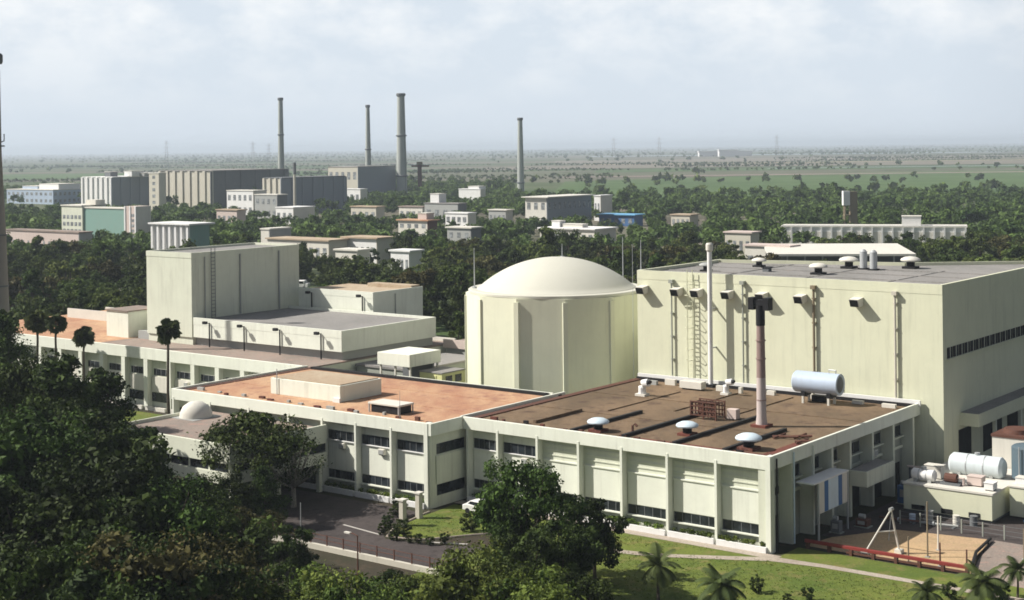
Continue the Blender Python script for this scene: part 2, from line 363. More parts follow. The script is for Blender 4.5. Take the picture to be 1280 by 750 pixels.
# front fins, panels, windows; shared meshes copied along the bays
FIN2 = [0.35, 6.2, 11.9, 17.5, 23.0, 28.5, 34.0, 38.3]
FIN1 = [39.75, 45.0, 50.5, 55.9, 61.5, 68.5, 75.6, 82.6]
def bays(fins, q, upper, skip=()):
    for i, p in enumerate(fins):
        w = 0.28 if 0 < i else 0.55
        part('fin', B(p - w/2, p + w/2, q - 0.06, q + WALL, 0, FZ0 + 0.35 if i else FZ1 - 0.003), 'cream_fascia', main)
    for i in range(len(fins) - 1):
        a0, a1 = fins[i] + 0.3, fins[i + 1] - 0.3
        up = upper(i)
        fr = q + WALL
        part('panel', B(a0 + 0.03, a1 - 0.03, fr - 0.10, fr + 0.02, 2.5, 5.75), 'cream_fascia', main)
        part('panel_lip', B(a0, a1, fr - 0.22, fr + 0.02, 5.752, 5.88), 'cream_fascia', main)
        w = part('window', B(a0, a1, fr - 0.045, fr + 0.02, 1.45, 2.42), 'glass', main)
        k = 5
        for j in range(k + 1):
            x = a0 + (a1 - a0)*j/k
            part('mullion', B(x - 0.03, x + 0.03, fr - 0.07, fr - 0.04, 1.45, 2.42), 'dark_grey', main, par=w)
        part('sill', B(a0, a1, fr - 0.4, fr + 0.02, 1.33, 1.447), 'cream_fascia', main)
        if up:
            w = part('window', B(a0, a1, fr - 0.045, fr + 0.02, 5.95, 7.05), 'glass', main)
            for j in range(k + 1):
                x = a0 + (a1 - a0)*j/k
                part('mullion', B(x - 0.03, x + 0.03, fr - 0.07, fr - 0.04, 5.95, 7.05), 'dark_grey', main, par=w)
            part('sill', B(a0, a1, fr - 0.3, fr + 0.02, 5.885, 5.947), 'white', main)
        else:
            for z in (6.35, 6.9, 7.45):
                part('cladding_rib', B(a0, a1, fr - 0.08, fr + 0.02, z, z + 0.12), 'cream', main)
        part('plinth', B(a0 - 0.15, a1 + 0.15, q - 0.35, q - 0.05, 0, 0.62), 'white', main)
bays(FIN2, 0.0, lambda i: i >= 5)
bays(FIN1, -5.5, lambda i: True)
# planted troughs between plinth and windows
for fins, q in ((FIN2, 0.0), (FIN1[:4], -5.5)):
    for i in range(len(fins) - 1):
        mb = MB(); a0, a1 = fins[i] + 0.32, fins[i + 1] - 0.32
        part('planting_bed', B(a0, a1, q - 0.048, q + WALL - 0.42, 0.0, 0.5), 'soil', main)
# right hand return of the terracotta wing (faces the step)
part('panel', B(39.15, 39.6, -4.4, 0.85, 2.6, 5.75), 'cream', main)
for z in ((1.3, 2.5), (5.9, 7.05)):
    part('window', B(39.28, 39.63, -4.2, 0.6, *z), 'glass', main)
part('wall', B(39.32, 39.7, -5.4, 0.9, 0.0, 8.3), 'cream', main)
# shaded right side
for q in (0.3, 4.6, 9.1, 13.6, 18.0, 23.7, 29.3, 34.9):
    part('pier', B(0.0, 1.46, q - 0.22, q + 0.22, 0, FZ0 + 0.002), 'cream', main)
for i, (q0, q1) in enumerate(((4.9, 8.8), (9.4, 13.3), (13.9, 17.7), (18.4, 23.3), (24.1, 28.9), (29.7, 34.5))):
    w = part('window', B(1.38, 1.46, q0 + 0.3, q1 - 0.3, 6.05, 7.2), 'glass', main)
    for j in range(4):
        x = q0 + 0.3 + (q1 - q0 - 0.6)*j/3
        part('mullion', B(1.33, 1.40, x - 0.04, x + 0.04, 6.05, 7.2), 'dark_grey', main, par=w)
    part('sill', B(1.0, 1.46, q0, q1, 5.9, 6.047), 'cream', main)
    part('band', B(1.2, 1.46, q0 - 0.1, q1 + 0.1, 4.6, 4.9), 'cream', main)
part('window', B(1.37, 1.45, 1.4, 4.2, 4.95, 5.7), 'glass', main)
for q0, q1, z1 in ((1.6, 4.0, 2.9), (19.0, 23.0, 3.2), (24.2, 28.8, 3.3), (30, 34, 3.0)):
    part('door', B(1.37, 1.45, q0, q1, 0.05, z1), 'void', main, 'dark service opening')
bal = part('balcony', B(-2.0, 0.0, 17.6, 24.6, 3.45, 5.1), 'cream', main, 'cream boxed out balcony', bevel=0.03)
part('slab', B(-1.85, 0.0, 17.75, 24.45, 5.102, 5.13), 'grey_roof', main, par=bal)
for q, m in ((0.9, 'black'), (4.55, 'hood'), (8.9, 'cream_fascia')):
    part('downpipe', MB().tube([(-0.12, q, 0.1), (-0.16, q, 9.2)], 0.09, 8), m, main)
# roof ribs and joints
for p, q0, q1 in ((24.6, 1.0, 15.0), (18.3, 1.6, 20.0), (11.9, 1.4, 20.5), (5.9, 1.2, 14.5), (31.0, 3.0, 12)):
    part('roof_rib', B(p - 0.2, p + 0.2, q0, q1, 9.121, 9.46), 'black' if p < 30 else 'brown_roof', main)
for p, q0, q1 in ((15.0, 20, 34), (22.0, 18, 33), (28.5, 14, 30)):
    part('roof_rib', B(p - 0.1, p + 0.1, q0, q1, 9.121, 9.24), 'brown_roof', main)
for q in (12.0, 24.0):
    part('roof_seam', B(0.8, 38.3, q - 0.06, q + 0.06, 9.121, 9.19), 'brown_roof', main)
for q in (4.0, 12.0):
    part('roof_seam', B(40, 82, q - 0.06, q + 0.06, 9.161, 9.21), 'terracotta', main)

rr = random.Random(4)
for i in range(16):
    p = 41 + 2.6*i + rr.uniform(-0.8, 0.8); q = -4.1 + rr.uniform(0, 1.4); a_ = rr.uniform(0.15, 0.6)
    part('roof_block', B(p - a_, p + a_, q - 0.18, q + 0.18, 9.161, 9.30 + rr.uniform(0.02, 0.3)), rr.choice(('rust', 'red_felt', 'grey', 'black')), main)
for i in range(15):
    p = 1.5 + 2.5*i + rr.uniform(-0.8, 0.8); q = 1.3 + rr.uniform(0, 0.9); a_ = rr.uniform(0.12, 0.5)
    part('roof_block', B(p - a_, p + a_, q - 0.15, q + 0.15, 9.121, 9.25 + rr.uniform(0.02, 0.25)), rr.choice(('rust', 'red_felt', 'black')), main)
for i in range(10):
    p = 3 + 3.6*i + rr.uniform(-1, 1); q = 34.3 + rr.uniform(-1.2, 0.8); a_ = rr.uniform(0.2, 0.9)
    part('roof_block', B(p - a_, p + a_, q - 0.25, q + 0.25, 9.121, 9.3 + rr.uniform(0.1, 0.6)), rr.choice(('offwhite', 'black', 'grey', 'offwhite')), main)

# wall mounted air conditioner on the front
def air_con(p, q, z, label, side=False):
    t = thing('air_conditioner', label, 'air conditioner', p, q, z, 'wall air conditioners')
    if side:
        part('casing', B(p - 0.5, p, q - 0.5, q + 0.5, z, z + 0.7), 'offwhite', t, bevel=0.03); part('grille', B(p - 0.53, p - 0.502, q - 0.4, q + 0.4, z + 0.1, z + 0.6), 'grey', t)
    else:
        part('casing', B(p - 0.45, p + 0.45, q - 0.5, q, z, z + 0.62), 'offwhite', t, bevel=0.03); part('grille', B(p - 0.35, p + 0.35, q - 0.53, q - 0.502, z + 0.08, z + 0.54), 'grey', t)
    part('bracket', B(p - 0.4, p + (0.4 if not side else -0.02), q - 0.4, q - 0.02 if not side else q + 0.4, z - 0.08, z - 0.003), 'dark_grey', t)
air_con(46.9, -4.62, 5.1, 'small wall air conditioner under an upper window of the terracotta roofed front')
air_con(53.2, -4.62, 5.1, 'wall air conditioner nearest the porch on the terracotta roofed front')
air_con(30.6, 0.88, 5.05, 'wall air conditioner in the second bay right of the step')
air_con(1.38, 15.8, 4.95, 'air conditioner on the shaded side wall beside the balcony', True)
air_con(1.38, 26.5, 4.95, 'air conditioner on the shaded side wall beyond the balcony', True)
air_con(1.38, 10.6, 4.95, 'air conditioner on the shaded side wall above the striped screen', True)
for p, lb in ((92.0, 'first air conditioner on the long wing left of the terracotta roof'), (108.5, 'air conditioner on the long wing beside the lone palm'), (125.0, 'air conditioner on the long wing behind the other fan palms')):
    air_con(p, 18.68, 4.3, lb)

# ------------------------------------------------------------------ rooftop things on the terracotta roof
ph = thing('roof_house', 'low cream plant room with tan top on the terracotta roof', 'plant room', 64.7, 4, 9.16)
part('wall', B(58.6, 70.8, 0.4, 7.8, 9.16, 11.15), 'cream_fascia', ph, bevel=0.03)
part('roof', B(58.9, 70.5, 0.7, 7.5, 11.152, 11.26), 'tan_roof', ph)
part('ledge', B(58.45, 59.6, 0.1, 0.4, 9.16, 9.7), 'white', ph)
part('vent_pipe', MB().tube([(69.5, 0.25, 9.2), (69.5, 0.25, 12.4)], 0.06, 6), 'steel', ph)
ac = thing('cooling_unit', 'squat rooftop cooling unit with white lid and dark sides on terracotta roof', 'cooling unit', 49, -1.2, 9.16)
part('casing', B(46.9, 51.1, -2.1, 0.2, 9.2, 10.05), 'black', ac)
part('lid', B(46.6, 51.5, -2.3, 0.4, 10.1, 10.32), 'offwhite', ac, bevel=0.03)
for a in (46.75, 51.35):
    for b_ in (-2.2, 0.3): part('leg', B(a - 0.06, a + 0.06, b_ - 0.06, b_ + 0.06, 9.16, 10.1), 'steel', ac)
rod = MB().tube([(44.9, -4.0, 9.15), (44.9, -4.0, 12.4)], [0.05, 0.02], 5)
single('lightning_rod', rod, 'steel', 'thin lightning rod at the front edge of the terracotta roof', 'rod', 44.9, -4.0, 9.15)

# ------------------------------------------------------------------ rooftop things on the brown roof
def ventilator(p, q, label, s=1.0, mat='hood', z=9.12, grp='mushroom ventilators on the brown roof', base='red_felt'):
    t = thing('roof_ventilator', label, 'ventilator', p, q, z, grp)
    part('curb', B(p - 0.8*s, p + 0.8*s, q - 0.8*s, q + 0.8*s, z, z + 0.28*s), base, t)
    m = MB(); m.smooth = True; m.lathe(p, q, [(0.5*s, z + 0.285*s), (0.5*s, z + 1.0*s)], 14); part('neck', m, 'black', t)
    m = MB(); m.smooth = True
    m.lathe(p, q, [(0.75*s, z + 0.86*s), (1.16*s, z + 0.92*s), (1.22*s, z + 1.06*s), (1.12*s, z + 1.22*s), (0.7*s, z + 1.42*s), (0.15*s, z + 1.5*s)], 24)
    part('hood', m, mat, t)
ventilator(22.4, 3.0, 'pale blue mushroom ventilator nearest the terracotta roof')
ventilator(13.4, 6.6, 'pale blue mushroom ventilator in front of the rusty rack')
ventilator(4.4, 3.6, 'pale blue mushroom ventilator at the foot of the red stack', 1.12)
st = thing('exhaust_stack', 'slim faded red exhaust stack with black T head on the brown roof', 'stack', 9.2, 15.3, 9.12)
part('base', B(8.3, 10.1, 14.4, 16.2, 9.12, 9.4), 'red_felt', st)
m = MB(); m.smooth = True; m.lathe(9.2, 15.3, [(0.64, 9.4), (0.54, 10.2), (0.50, 14.5)], 16); part('pipe', m, 'pipe_pale', st, 'pale pinkish lower length')
m = MB(); m.smooth = True; m.lathe(9.2, 15.3, [(0.50, 14.503), (0.44, 20.2)], 16); part('pipe', m, 'pipe_red', st, 'reddish brown upper length')
m = MB(); m.smooth = True; m.lathe(9.2, 15.3, [(0.50, 20.203), (0.50, 22.4)], 16); part('collar', m, 'black', st)
for a in (8.3, 10.1):
    part('nozzle', B(a - 0.32, a + 0.32, 14.75, 15.85, 21.9, 23.25), 'black', st)
part('crossbar', B(8.2, 10.2, 14.9, 15.7, 22.41, 23.0), 'black', st)
for z in (12.0, 16.5, 18.5):
    m = MB(); m.lathe(9.2, 15.3, [(0.56, z), (0.56, z + 0.12)], 14); part('flange', m, 'pipe_red', st)
rk = thing('coil_rack', 'rusty cooling coil rack on the brown roof behind the middle ventilator', 'rack', 16.6, 16.4, 9.12)
for a in (15.0, 16.6, 18.2):
    for b_ in (15.4, 17.4): part('post', B(a - 0.08, a + 0.08, b_ - 0.08, b_ + 0.08, 9.12, 11.0), 'rust', rk)
for z in (9.5, 10.0, 10.5, 11.0):
    for b_ in (15.4, 17.4): part('rail', B(14.9, 18.3, b_ - 0.07, b_ + 0.07, z, z + 0.12), 'rust', rk)
for i in range(8):
    a = 15.25 + 0.4*i; part('coil', MB().tube([(a, 15.5, 9.4), (a, 15.5, 10.9), (a, 17.3, 10.9), (a, 17.3, 9.4)], 0.1, 6), 'rust', rk)
bx = thing('control_cabinet', 'small whitish cabinet beside the rusty coil rack', 'cabinet', 13.9, 17.4, 9.12)
part('casing', B(13.3, 14.5, 17.0, 17.9, 9.2, 10.3), 'pinkish', bx, bevel=0.03); part('base', B(13.2, 14.6, 16.9, 18.0, 9.12, 9.2), 'black', bx)
def elbow(p, q, label, s=1.0):
    t = thing('elbow_vent', label, 'vent', p, q, 9.12)
    part('base', B(p - 0.7*s, p + 0.7*s, q - 0.6*s, q + 0.6*s, 9.12, 9.4), 'offwhite', t)
    part('duct', MB().tube([(p, q, 9.4), (p, q, 10.2*1.0), (p - 0.3, q - 0.15, 10.7), (p - 1.1, q - 0.25, 10.85)], 0.48*s, 12), 'white', t)
    part('opening', MB().tube([(p - 1.1, q - 0.25, 10.85), (p - 1.22, q - 0.26, 10.75)], 0.42*s, 12), 'black', t)
elbow(31.0, 25.2, 'white elbow vent near the foot of the domed building')
elbow(22.8, 31.5, 'white elbow vent close to the tall white pipe', 0.8)
dk = thing('duct_box', 'low white duct box between the two elbow vents', 'duct', 28, 32.5, 9.12)
part('casing', B(26.6, 29.8, 32.0, 33.2, 9.3, 10.2), 'offwhite', dk, bevel=0.03); part('stand', B(26.9, 29.5, 32.2, 33.0, 9.12, 9.3), 'black', dk)
tk = thing('water_tank', 'blue grey horizontal cylinder tank on legs against the yellow cream wall', 'tank', 10.6, 32.2, 9.12)
m = MB(); m.smooth = True; m.tube([(8.0, 32.2, 11.55), (7.85, 32.2, 11.55), (13.5, 32.2, 11.55), (13.65, 32.2, 11.55)], [1.15, 1.28, 1.28, 1.15], 26); part('shell', m, 'tank', tk)
m = MB(); m.smooth = True; m.tube([(7.7, 32.2, 11.55), (7.97, 32.2, 11.55)], [0.5, 1.12], 22); part('end_cap', m, 'dark_grey', tk, 'dark domed end')
for a in (9.0, 12.3):
    part('saddle', B(a - 0.25, a + 0.25, 31.3, 33.1, 9.95, 10.5), 'black', tk)
    for b_ in (31.4, 33.0): part('leg', B(a - 0.12, a + 0.12, b_ - 0.12, b_ + 0.12, 9.12, 9.95), 'offwhite', tk)
m = MB(); m.tube([(9.3, 32.2, 12.8), (9.3, 32.2, 13.2), (8.4, 32.2, 13.2), (8.4, 32.2, 12.6)], 0.09, 6); part('vent_pipe', m, 'steel', tk)
for i, (p, q, l) in enumerate(((5.2, 10.2, 2.6), (3.4, 11.4, 1.8), (2.0, 9.0, 1.6))):
    mb = MB().tube([(p, q, 9.3), (p - l, q + 0.8, 9.42)], 0.14, 7); mb.tube([(p - 0.4, q - 0.5, 9.25), (p - 0.9, q + 1.2, 9.5)], 0.12, 7)
    t = single('scrap_pipe', mb, 'rust', ('longest', 'middle', 'shortest')[i] + ' rusty pipe length lying near the right edge of the brown roof', 'pipe', p, q, 9.12, 'rusty pipes by the roof edge')
gb = thing('goose_vent', 'small dark gooseneck vent between two mushroom ventilators', 'vent', 18.9, 4.4, 9.12)
part('pipe', MB().tube([(18.9, 4.4, 9.12), (18.9, 4.4, 9.9), (18.6, 4.4, 10.1), (18.3, 4.4, 9.9)], 0.14, 7), 'rust', gb); part('flange', B(18.5, 19.3, 4.0, 4.8, 9.12, 9.2), 'red_felt', gb)

# ================================================================== DOMED BUILDING
CP, CQ, CR = 57.0, 43.2, 13.05
dm = thing('domed_building', 'round cream building with a white shallow dome roof', 'building', CP, CQ)
A0 = R(-86.5) - PHI            # one corner of the twelve sided drum looks 8 degrees right of the camera
def ring(mb, r, z0, z1, n=12):
    i = len(mb.v)
    for z in (z0, z1):
        for k in range(n): t = A0 + 2*math.pi*k/n; mb.v.append((-CP + r*math.cos(t), CQ + r*math.sin(t), z))
    mb.f += [(i + k, i + (k + 1) % n, i + n + (k + 1) % n, i + n + k) for k in range(n)] + [tuple(i + k for k in range(n)), tuple(i + n + k for k in range(n))]
    return mb
part('wall', ring(MB(), CR, 0, 19.35), 'cyl', dm, 'twelve sided cream drum')
m = MB(); m.smooth = True; m.lathe(CP, CQ, [(CR*0.966, 19.353), (CR*0.970, 19.42), (CR*0.970, 19.72), (CR*0.962, 19.80)], 96); part('cornice', m, 'dome', dm)
m = MB(); m.smooth = True
prof = [(CR*0.875, 19.803), (CR*0.862, 19.95)]
a_r, rise = CR*0.855, 4.2; Rs = (a_r**2 + rise**2)/(2*rise)
for i in range(18):
    r = a_r*(1 - i/17.0*0.985); prof.append((r, 19.97 + math.sqrt(Rs*Rs - r*r) - (Rs - rise)))
m.lathe(CP, CQ, prof, 96); part('dome', m, 'dome', dm)
for k in range(12):
    t = A0 + 2*math.pi*k/12; x, y = math.cos(t), math.sin(t); tx, ty = -y, x
    mb = MB(); cs = [(-CP + x*(CR - 0.25 + w_) + tx*u_, CQ + y*(CR - 0.25 + w_) + ty*u_) for u_, w_ in ((-0.42, 0), (0.42, 0), (0.34, 0.42), (-0.34, 0.42))]
    mb.v += [(p, q, z) for z in (0, 18.9) for p, q in cs]
    mb.f += [(0, 1, 2, 3), (4, 5, 6, 7), (0, 1, 5, 4), (1, 2, 6, 5), (2, 3, 7, 6), (3, 0, 4, 7)]
    part('pilaster', mb, 'cyl', dm)
def mast(p, q, z0, z1, label, r=0.09):
    t = thing('lightning_mast', label, 'mast', p, q, z0, 'lightning masts around the dome')
    part('pole', MB().tube([(p, q, z0 + 0.05), (p, q, (z0 + z1)/2), (p, q, z1)], [r, r*0.8, r*0.45], 6), 'steel', t)
    part('base', B(p - 0.25, p + 0.25, q - 0.25, q + 0.25, z0, z0 + 0.18), 'steel', t)
mast(66.4, 36.1, 19.85, 25.6, 'thin mast on the left rim of the dome')
mast(CP, CQ + 1.5, 24.0, 26.0, 'short mast at the crown of the dome', 0.07)
mast(52.6, 53.9, 19.85, 26.6, 'thin mast on the right rim of the dome')
mast(39.6, 38.6, 23.2, 27.4, 'taller thin mast at the corner where dome meets the yellow cream block')
mast(41.6, 39.6, 0, 26.6, 'thinnest mast just left of the yellow cream block', 0.06)

# ================================================================== LARGE YELLOW CREAM BLOCK
BP0, BP1, BQ0, BQ1, BZ = -2.8, 39.2, 37.0, 77.0, 23.4
bg_ = thing('machine_hall', 'huge windowless yellow cream block with flat grey roof behind the brown roof', 'building', BP0, BQ0)
OUT = [(BP0 + 0.002, BQ0), (BP1, BQ0), (BP1, 59.0), (14.0, 66.5), (BP0 + 0.002, 80.0)]
def prism(pts, z0, z1):
    mb = MB(); n_ = len(pts); mb.v = [(-a_, b_, z) for z in (z0, z1) for a_, b_ in pts]
    mb.f = [tuple(range(n_)), tuple(range(n_, 2*n_))] + [(k, (k + 1) % n_, n_ + (k + 1) % n_, n_ + k) for k in range(n_)]
    return mb
def strip_wall(p0, p1, w, z0, z1):
    d = Vector((p1[0] - p0[0], p1[1] - p0[1])).normalized(); nx, ny = -d.y*w, d.x*w
    return prism([p0, p1, (p1[0] + nx, p1[1] + ny), (p0[0] + nx, p0[1] + ny)], z0, z1)
part('wall', prism(OUT, 0, 22.9), 'yellow', bg_)
part('roof', prism([(BP0 + 0.4, BQ0 + 0.4), (BP1 - 0.4, BQ0 + 0.4), (BP1 - 0.4, 58.5), (14.0, 66.0), (BP0 + 0.4, 79.0)], 22.902, 23.0), 'grey_roof', bg_)
part('parapet', B(BP0, BP1, BQ0 - 0.03, BQ0 + 0.37, 22.3, 23.45), 'yellow', bg_)
part('parapet', B(BP0 - 0.03, BP0 + 0.37, BQ0 + 0.371, 79.6, 22.3, 23.45), 'yellow', bg_)
part('parapet', B(BP1 - 0.37, BP1 + 0.03, BQ0 + 0.371, 59.0, 22.3, 23.45), 'yellow', bg_)
part('parapet', strip_wall((BP1 - 0.4, 58.6), (14.0, 66.1), 0.35, 22.95, 23.44), 'yellow', bg_)
part('parapet', strip_wall((14.0, 66.1), (BP0 + 0.4, 79.4), 0.35, 22.95, 23.43), 'yellow', bg_)
for q in (44, 51, 57.5):
    part('roof_seam', B(BP0 + 0.6, BP1 - 0.6, q - 0.12, q + 0.12, 23.002, 23.1), 'grey_roof', bg_)
for p in (6, 17, 28):
    part('roof_seam', B(p - 0.12, p + 0.12, BQ0 + 0.6, 60, 23.004, 23.07), 'grey_roof', bg_)
# hooded outlets along the top of the front
for p in (38.0, 32.7, 29.7, 25.2, 20.3, 15.0, 7.6):
    mb = MB(); z0, z1 = 20.5, 21.4; w = 0.6
    A = [(p - w, BQ0 - 0.03, z1 + 0.1), (p + w, BQ0 - 0.03, z1 + 0.1), (p + w, BQ0 - 0.03, z0), (p - w, BQ0 - 0.03, z0)]
    C = [(p - w, BQ0 - 1.5, z1 - 0.08), (p + w, BQ0 - 1.5, z1 - 0.08), (p + w, BQ0 - 1.1, z0 - 0.1), (p - w, BQ0 - 1.1, z0 - 0.1)]
    mb.v = [(-a, b_, z) for a, b_, z in A + C]; mb.f = [(0, 1, 2, 3), (4, 5, 6, 7), (0, 1, 5, 4), (1, 2, 6, 5), (2, 3, 7, 6), (3, 0, 4, 7)]
    h = part('vent_hood', mb, 'offwhite', bg_)
    mb = MB(); mb.quadface((p - w + 0.12, BQ0 - 1.49, z1 - 0.16), (p + w - 0.03, BQ0 - 1.49, z1 - 0.16), (p + w - 0.03, BQ0 - 1.14, z0 - 0.08), (p - w + 0.12, BQ0 - 1.14, z0 - 0.08)); part('opening', mb, 'void', bg_, par=h)
    mb = MB(); x_ = p + w + 0.01; mb.quadface((x_, BQ0 - 0.5, z1 - 0.2), (x_, BQ0 - 1.36, z1 - 0.2), (x_, BQ0 - 1.08, z0 + 0.02), (x_, BQ0 - 0.5, z0 + 0.08)); part('opening', mb, 'void', bg_, par=h)
# service pipes on the front
for p, z0, z1, r, mt in ((33.7, 9.9, 22.0, 0.11, 'concrete'), (23.2, 9.9, 22.3, 0.11, 'concrete'), (13.4, 11.6, 22.2, 0.16, 'brown_pipe'), (2.9, 9.9, 22.0, 0.15, 'tan'), (10.2, 9.9, 12.0, 0.12, 'offwhite')):
    pi = part('pipe', MB().tube([(p, BQ0 - 0.3, z0), (p, BQ0 - 0.3, z1)], r, 8), mt, bg_)
    if z1 > 20: part('pipe_head', B(p - 0.3, p + 0.3, BQ0 - 0.62, BQ0 - 0.04, z1, z1 + 0.45), mt, bg_, par=pi)
    for z in range(12, int(z1), 3):
        part('bracket', B(p - r - 0.1, p + r + 0.1, BQ0 - 0.36, BQ0 - 0.0315, z, z + 0.12), mt, bg_, par=pi)
# caged ladder
ld = part('ladder', MB().tube([(31.2, BQ0 - 0.5, 9.5), (31.2, BQ0 - 0.5, 23.9)], 0.06, 5), 'yellow', bg_)
part('stile', MB().tube([(30.4, BQ0 - 0.5, 9.5), (30.4, BQ0 - 0.5, 23.9)], 0.06, 5), 'yellow', bg_, par=ld)
for i in range(24):
    part('rung', MB().tube([(30.4, BQ0 - 0.5, 9.9 + 0.58*i), (31.2, BQ0 - 0.5, 9.9 + 0.58*i)], 0.045, 5), 'yellow', bg_, par=ld)
for i in range(8):
    z = 12.2 + 1.4*i; part('hoop', MB().tube([(31.3, BQ0 - 0.5, z), (31.2, BQ0 - 1.15, z), (30.8, BQ0 - 1.3, z), (30.4, BQ0 - 1.15, z), (30.3, BQ0 - 0.5, z)], 0.045, 5), 'yellow', bg_, par=ld)
# ribbon window, canopy and openings on the shaded right side
for i in range(20):
    q0 = 38.2 + 1.85*i
    w = part('window', B(BP0 - 0.06, BP0 + 0.02, q0, q0 + 1.62, 14.75, 16.0), 'void', bg_)
    part('mullion', B(BP0 - 0.10, BP0 - 0.05, q0 + 0.78, q0 + 0.87, 14.75, 16.05), 'cream', bg_, par=w)
part('sill', B(BP0 - 0.25, BP0 + 0.02, 38.0, 79, 14.55, 14.73), 'yellow', bg_)
cn = part('canopy', B(-5.1, -2.81, 42.0, 76, 6.4, 7.9), 'yellow', bg_, 'long projecting canopy slab')
part('canopy_top', B(-5.0, -2.9, 42.1, 75.9, 7.902, 7.96), 'grey_roof', bg_, par=cn)
for q0, q1 in ((41.5, 45.5), (49.5, 56.0), (58, 63), (65, 72)):
    part('door', B(BP0 - 0.05, BP0 + 0.02, q0, q1, 2.0, 5.9), 'void', bg_)
for q in (48.0, 57.0, 64.0):
    part('pier', B(-5.0, -4.6, q - 0.2, q + 0.2, 0, 6.398), 'cream', bg_)
# white pipe standing off the front wall
wp = thing('vent_pipe', 'tall white pipe standing clear of the yellow cream wall and rising above its roof', 'pipe', 27.3, 35.6, 9.12)
m = MB(); m.smooth = True; m.tube([(27.3, 35.6, 9.3), (27.3, 35.6, 27.2)], 0.31, 14); part('pipe', m, 'white', wp)
m = MB(); m.lathe(27.3, 35.6, [(0.34, 26.4), (0.46, 26.6), (0.46, 27.3), (0.34, 27.5)], 14); part('cap', m, 'offwhite', wp)
part('base', B(26.7, 27.9, 35.1, 36.1, 9.12, 9.5), 'black', wp)
for z in (14, 19): part('bracket', B(27.2, 27.4, 35.9, 36.99, z, z + 0.15), 'steel', wp)
# rooftop ventilators of the block
GR = 'large ventilators on the grey roof'
for p, q, s, lb in ((33.0, 44.5, 0.8, 'dark topped ventilator nearest the white pipe on the grey roof'), (30.4, 54.5, 0.85, 'off white ventilator at the back edge of the grey roof'),
                    (18.0, 47.5, 1.0, 'off white ventilator nearest the front edge of the grey roof'), (18.6, 58.0, 1.1, 'big off white ventilator beside two upright tanks on the grey roof'),
                    (11.5, 62.0, 1.1, 'off white ventilator farthest right on the grey roof')):
    ventilator(p, q, lb, s, 'offwhite' if p < 32 else 'grey', 23.0, GR, 'black')
for p, q, lb in ((16.3, 57.6, 'left upright steel cylinder on the grey roof'), (14.6, 57.0, 'right upright steel cylinder on the grey roof')):
    t = thing('upright_tank', lb, 'tank', p, q, 23.0)
    m = MB(); m.smooth = True; m.lathe(p, q, [(0.5, 23.2), (0.5, 25.4), (0.2, 25.7)], 14); part('shell', m, 'steel', t); part('base', B(p - 0.6, p + 0.6, q - 0.6, q + 0.6, 23.0, 23.2), 'black', t)
t = thing('roof_hatch', 'small dark hatch on the grey roof near its front edge', 'hatch', 25.7, 48.0, 23.0)
part('curb', B(25.3, 26.2, 47.6, 48.5, 23.0, 23.5), 'dark_grey', t); part('lid', B(25.2, 26.3, 47.5, 48.6, 23.5, 23.62), 'black', t)

# ================================================================== ENTRANCE PORCH in front of the terracotta roofed wing
po = thing('entrance_porch', 'two tier cream entrance porch with pinkish roof standing half hidden behind trees', 'porch', 65, -12)
PA, PB, QF = 55.0, 76.0, -20.5
part('wall', B(PA + 0.5, PB - 0.5, QF + 0.5, -5.6, 3.5, 7.2), 'cream', po)
part('roof', B(PA + 0.32, PB - 0.32, QF + 0.32, -5.75, 7.203, 7.4), 'pink_roof', po)
for a in ((PA, PA + 0.3, QF, -5.58), (PB - 0.3, PB, QF, -5.58), (PA + 0.302, PB - 0.302, QF, QF + 0.3)):
    part('fascia', B(*a, 5.65, 7.8), 'cream', po, bevel=0.03)
for a in ((PA + 0.05, PA + 0.45, QF + 0.05, -5.58), (PA + 0.452, PB - 0.45, QF + 0.05, QF + 0.45)):
    part('band', B(*a, 3.35, 4.6), 'cream', po)
for i in range(5):
    q0 = QF + 0.9 + 2.9*i
    part('window', B(PA + 0.43, PA + 0.52, q0, q0 + 2.6, 4.62, 5.6), 'glass', po)
for i in range(6):
    a0 = PA + 0.9 + 3.3*i
    part('window', B(a0, a0 + 2.9, QF + 0.43, QF + 0.52, 4.62, 5.6), 'glass', po)
for a in (PA + 0.5, 62, 69, PB - 0.8):
    for q in (QF + 0.5, -13.0, -6.4): part('column', B(a - 0.25, a + 0.25, q - 0.25, q + 0.25, 0, 3.345), 'cream', po)
part('door', B(57, 72, -5.72, -5.56, 0.05, 3.3), 'void', po)
pl = thing('canopy_dome', 'small pale curved canopy at the near left corner of the porch roof', 'canopy', 73.5, -9.5, 7.4)
m = MB(); m.smooth = True; m.lathe(73.5, -9.5, [(2.0, 7.45), (1.95, 8.0), (1.6, 8.7), (0.9, 9.2), (0.1, 9.35)], 20); part('shell', m, 'offwhite', pl)
part('curb', B(71.3, 75.7, -11.7, -7.3, 7.4, 7.45), 'grey', pl)

# ================================================================== LONG LOW WING (left) AND TOWER BLOCK
wg = thing('long_wing', 'long low cream wing with pillars and dark windows running left from the terracotta roof', 'building', 83.2, 18.0)
WQ, W0, W1 = 18.0, 83.2, 172.0
part('wall', B(W0, W1, WQ + 0.9, 52, 0, 8.9), 'cream', wg)
part('roof', B(W0, 131.8, WQ + 0.5, 51.8, 8.902, 9.1), 'pink_roof', wg, 'greyish flat roof')
part('roof', B(131.9, W1, WQ + 0.5, 51.8, 8.902, 9.1), 'terracotta', wg, 'terracotta flat roof')
part('fascia', B(W0, W1, WQ, WQ + 0.35, 7.75, 9.5), 'cream_fascia', wg, bevel=0.03)
part('flashing_and_shade', B(W0, W1, WQ + 0.36, WQ + 0.9, 9.102, 9.2), 'red_felt', wg)
part('parapet', B(W0, W1, 51.6, 51.95, 8.9, 9.7), 'offwhite', wg)
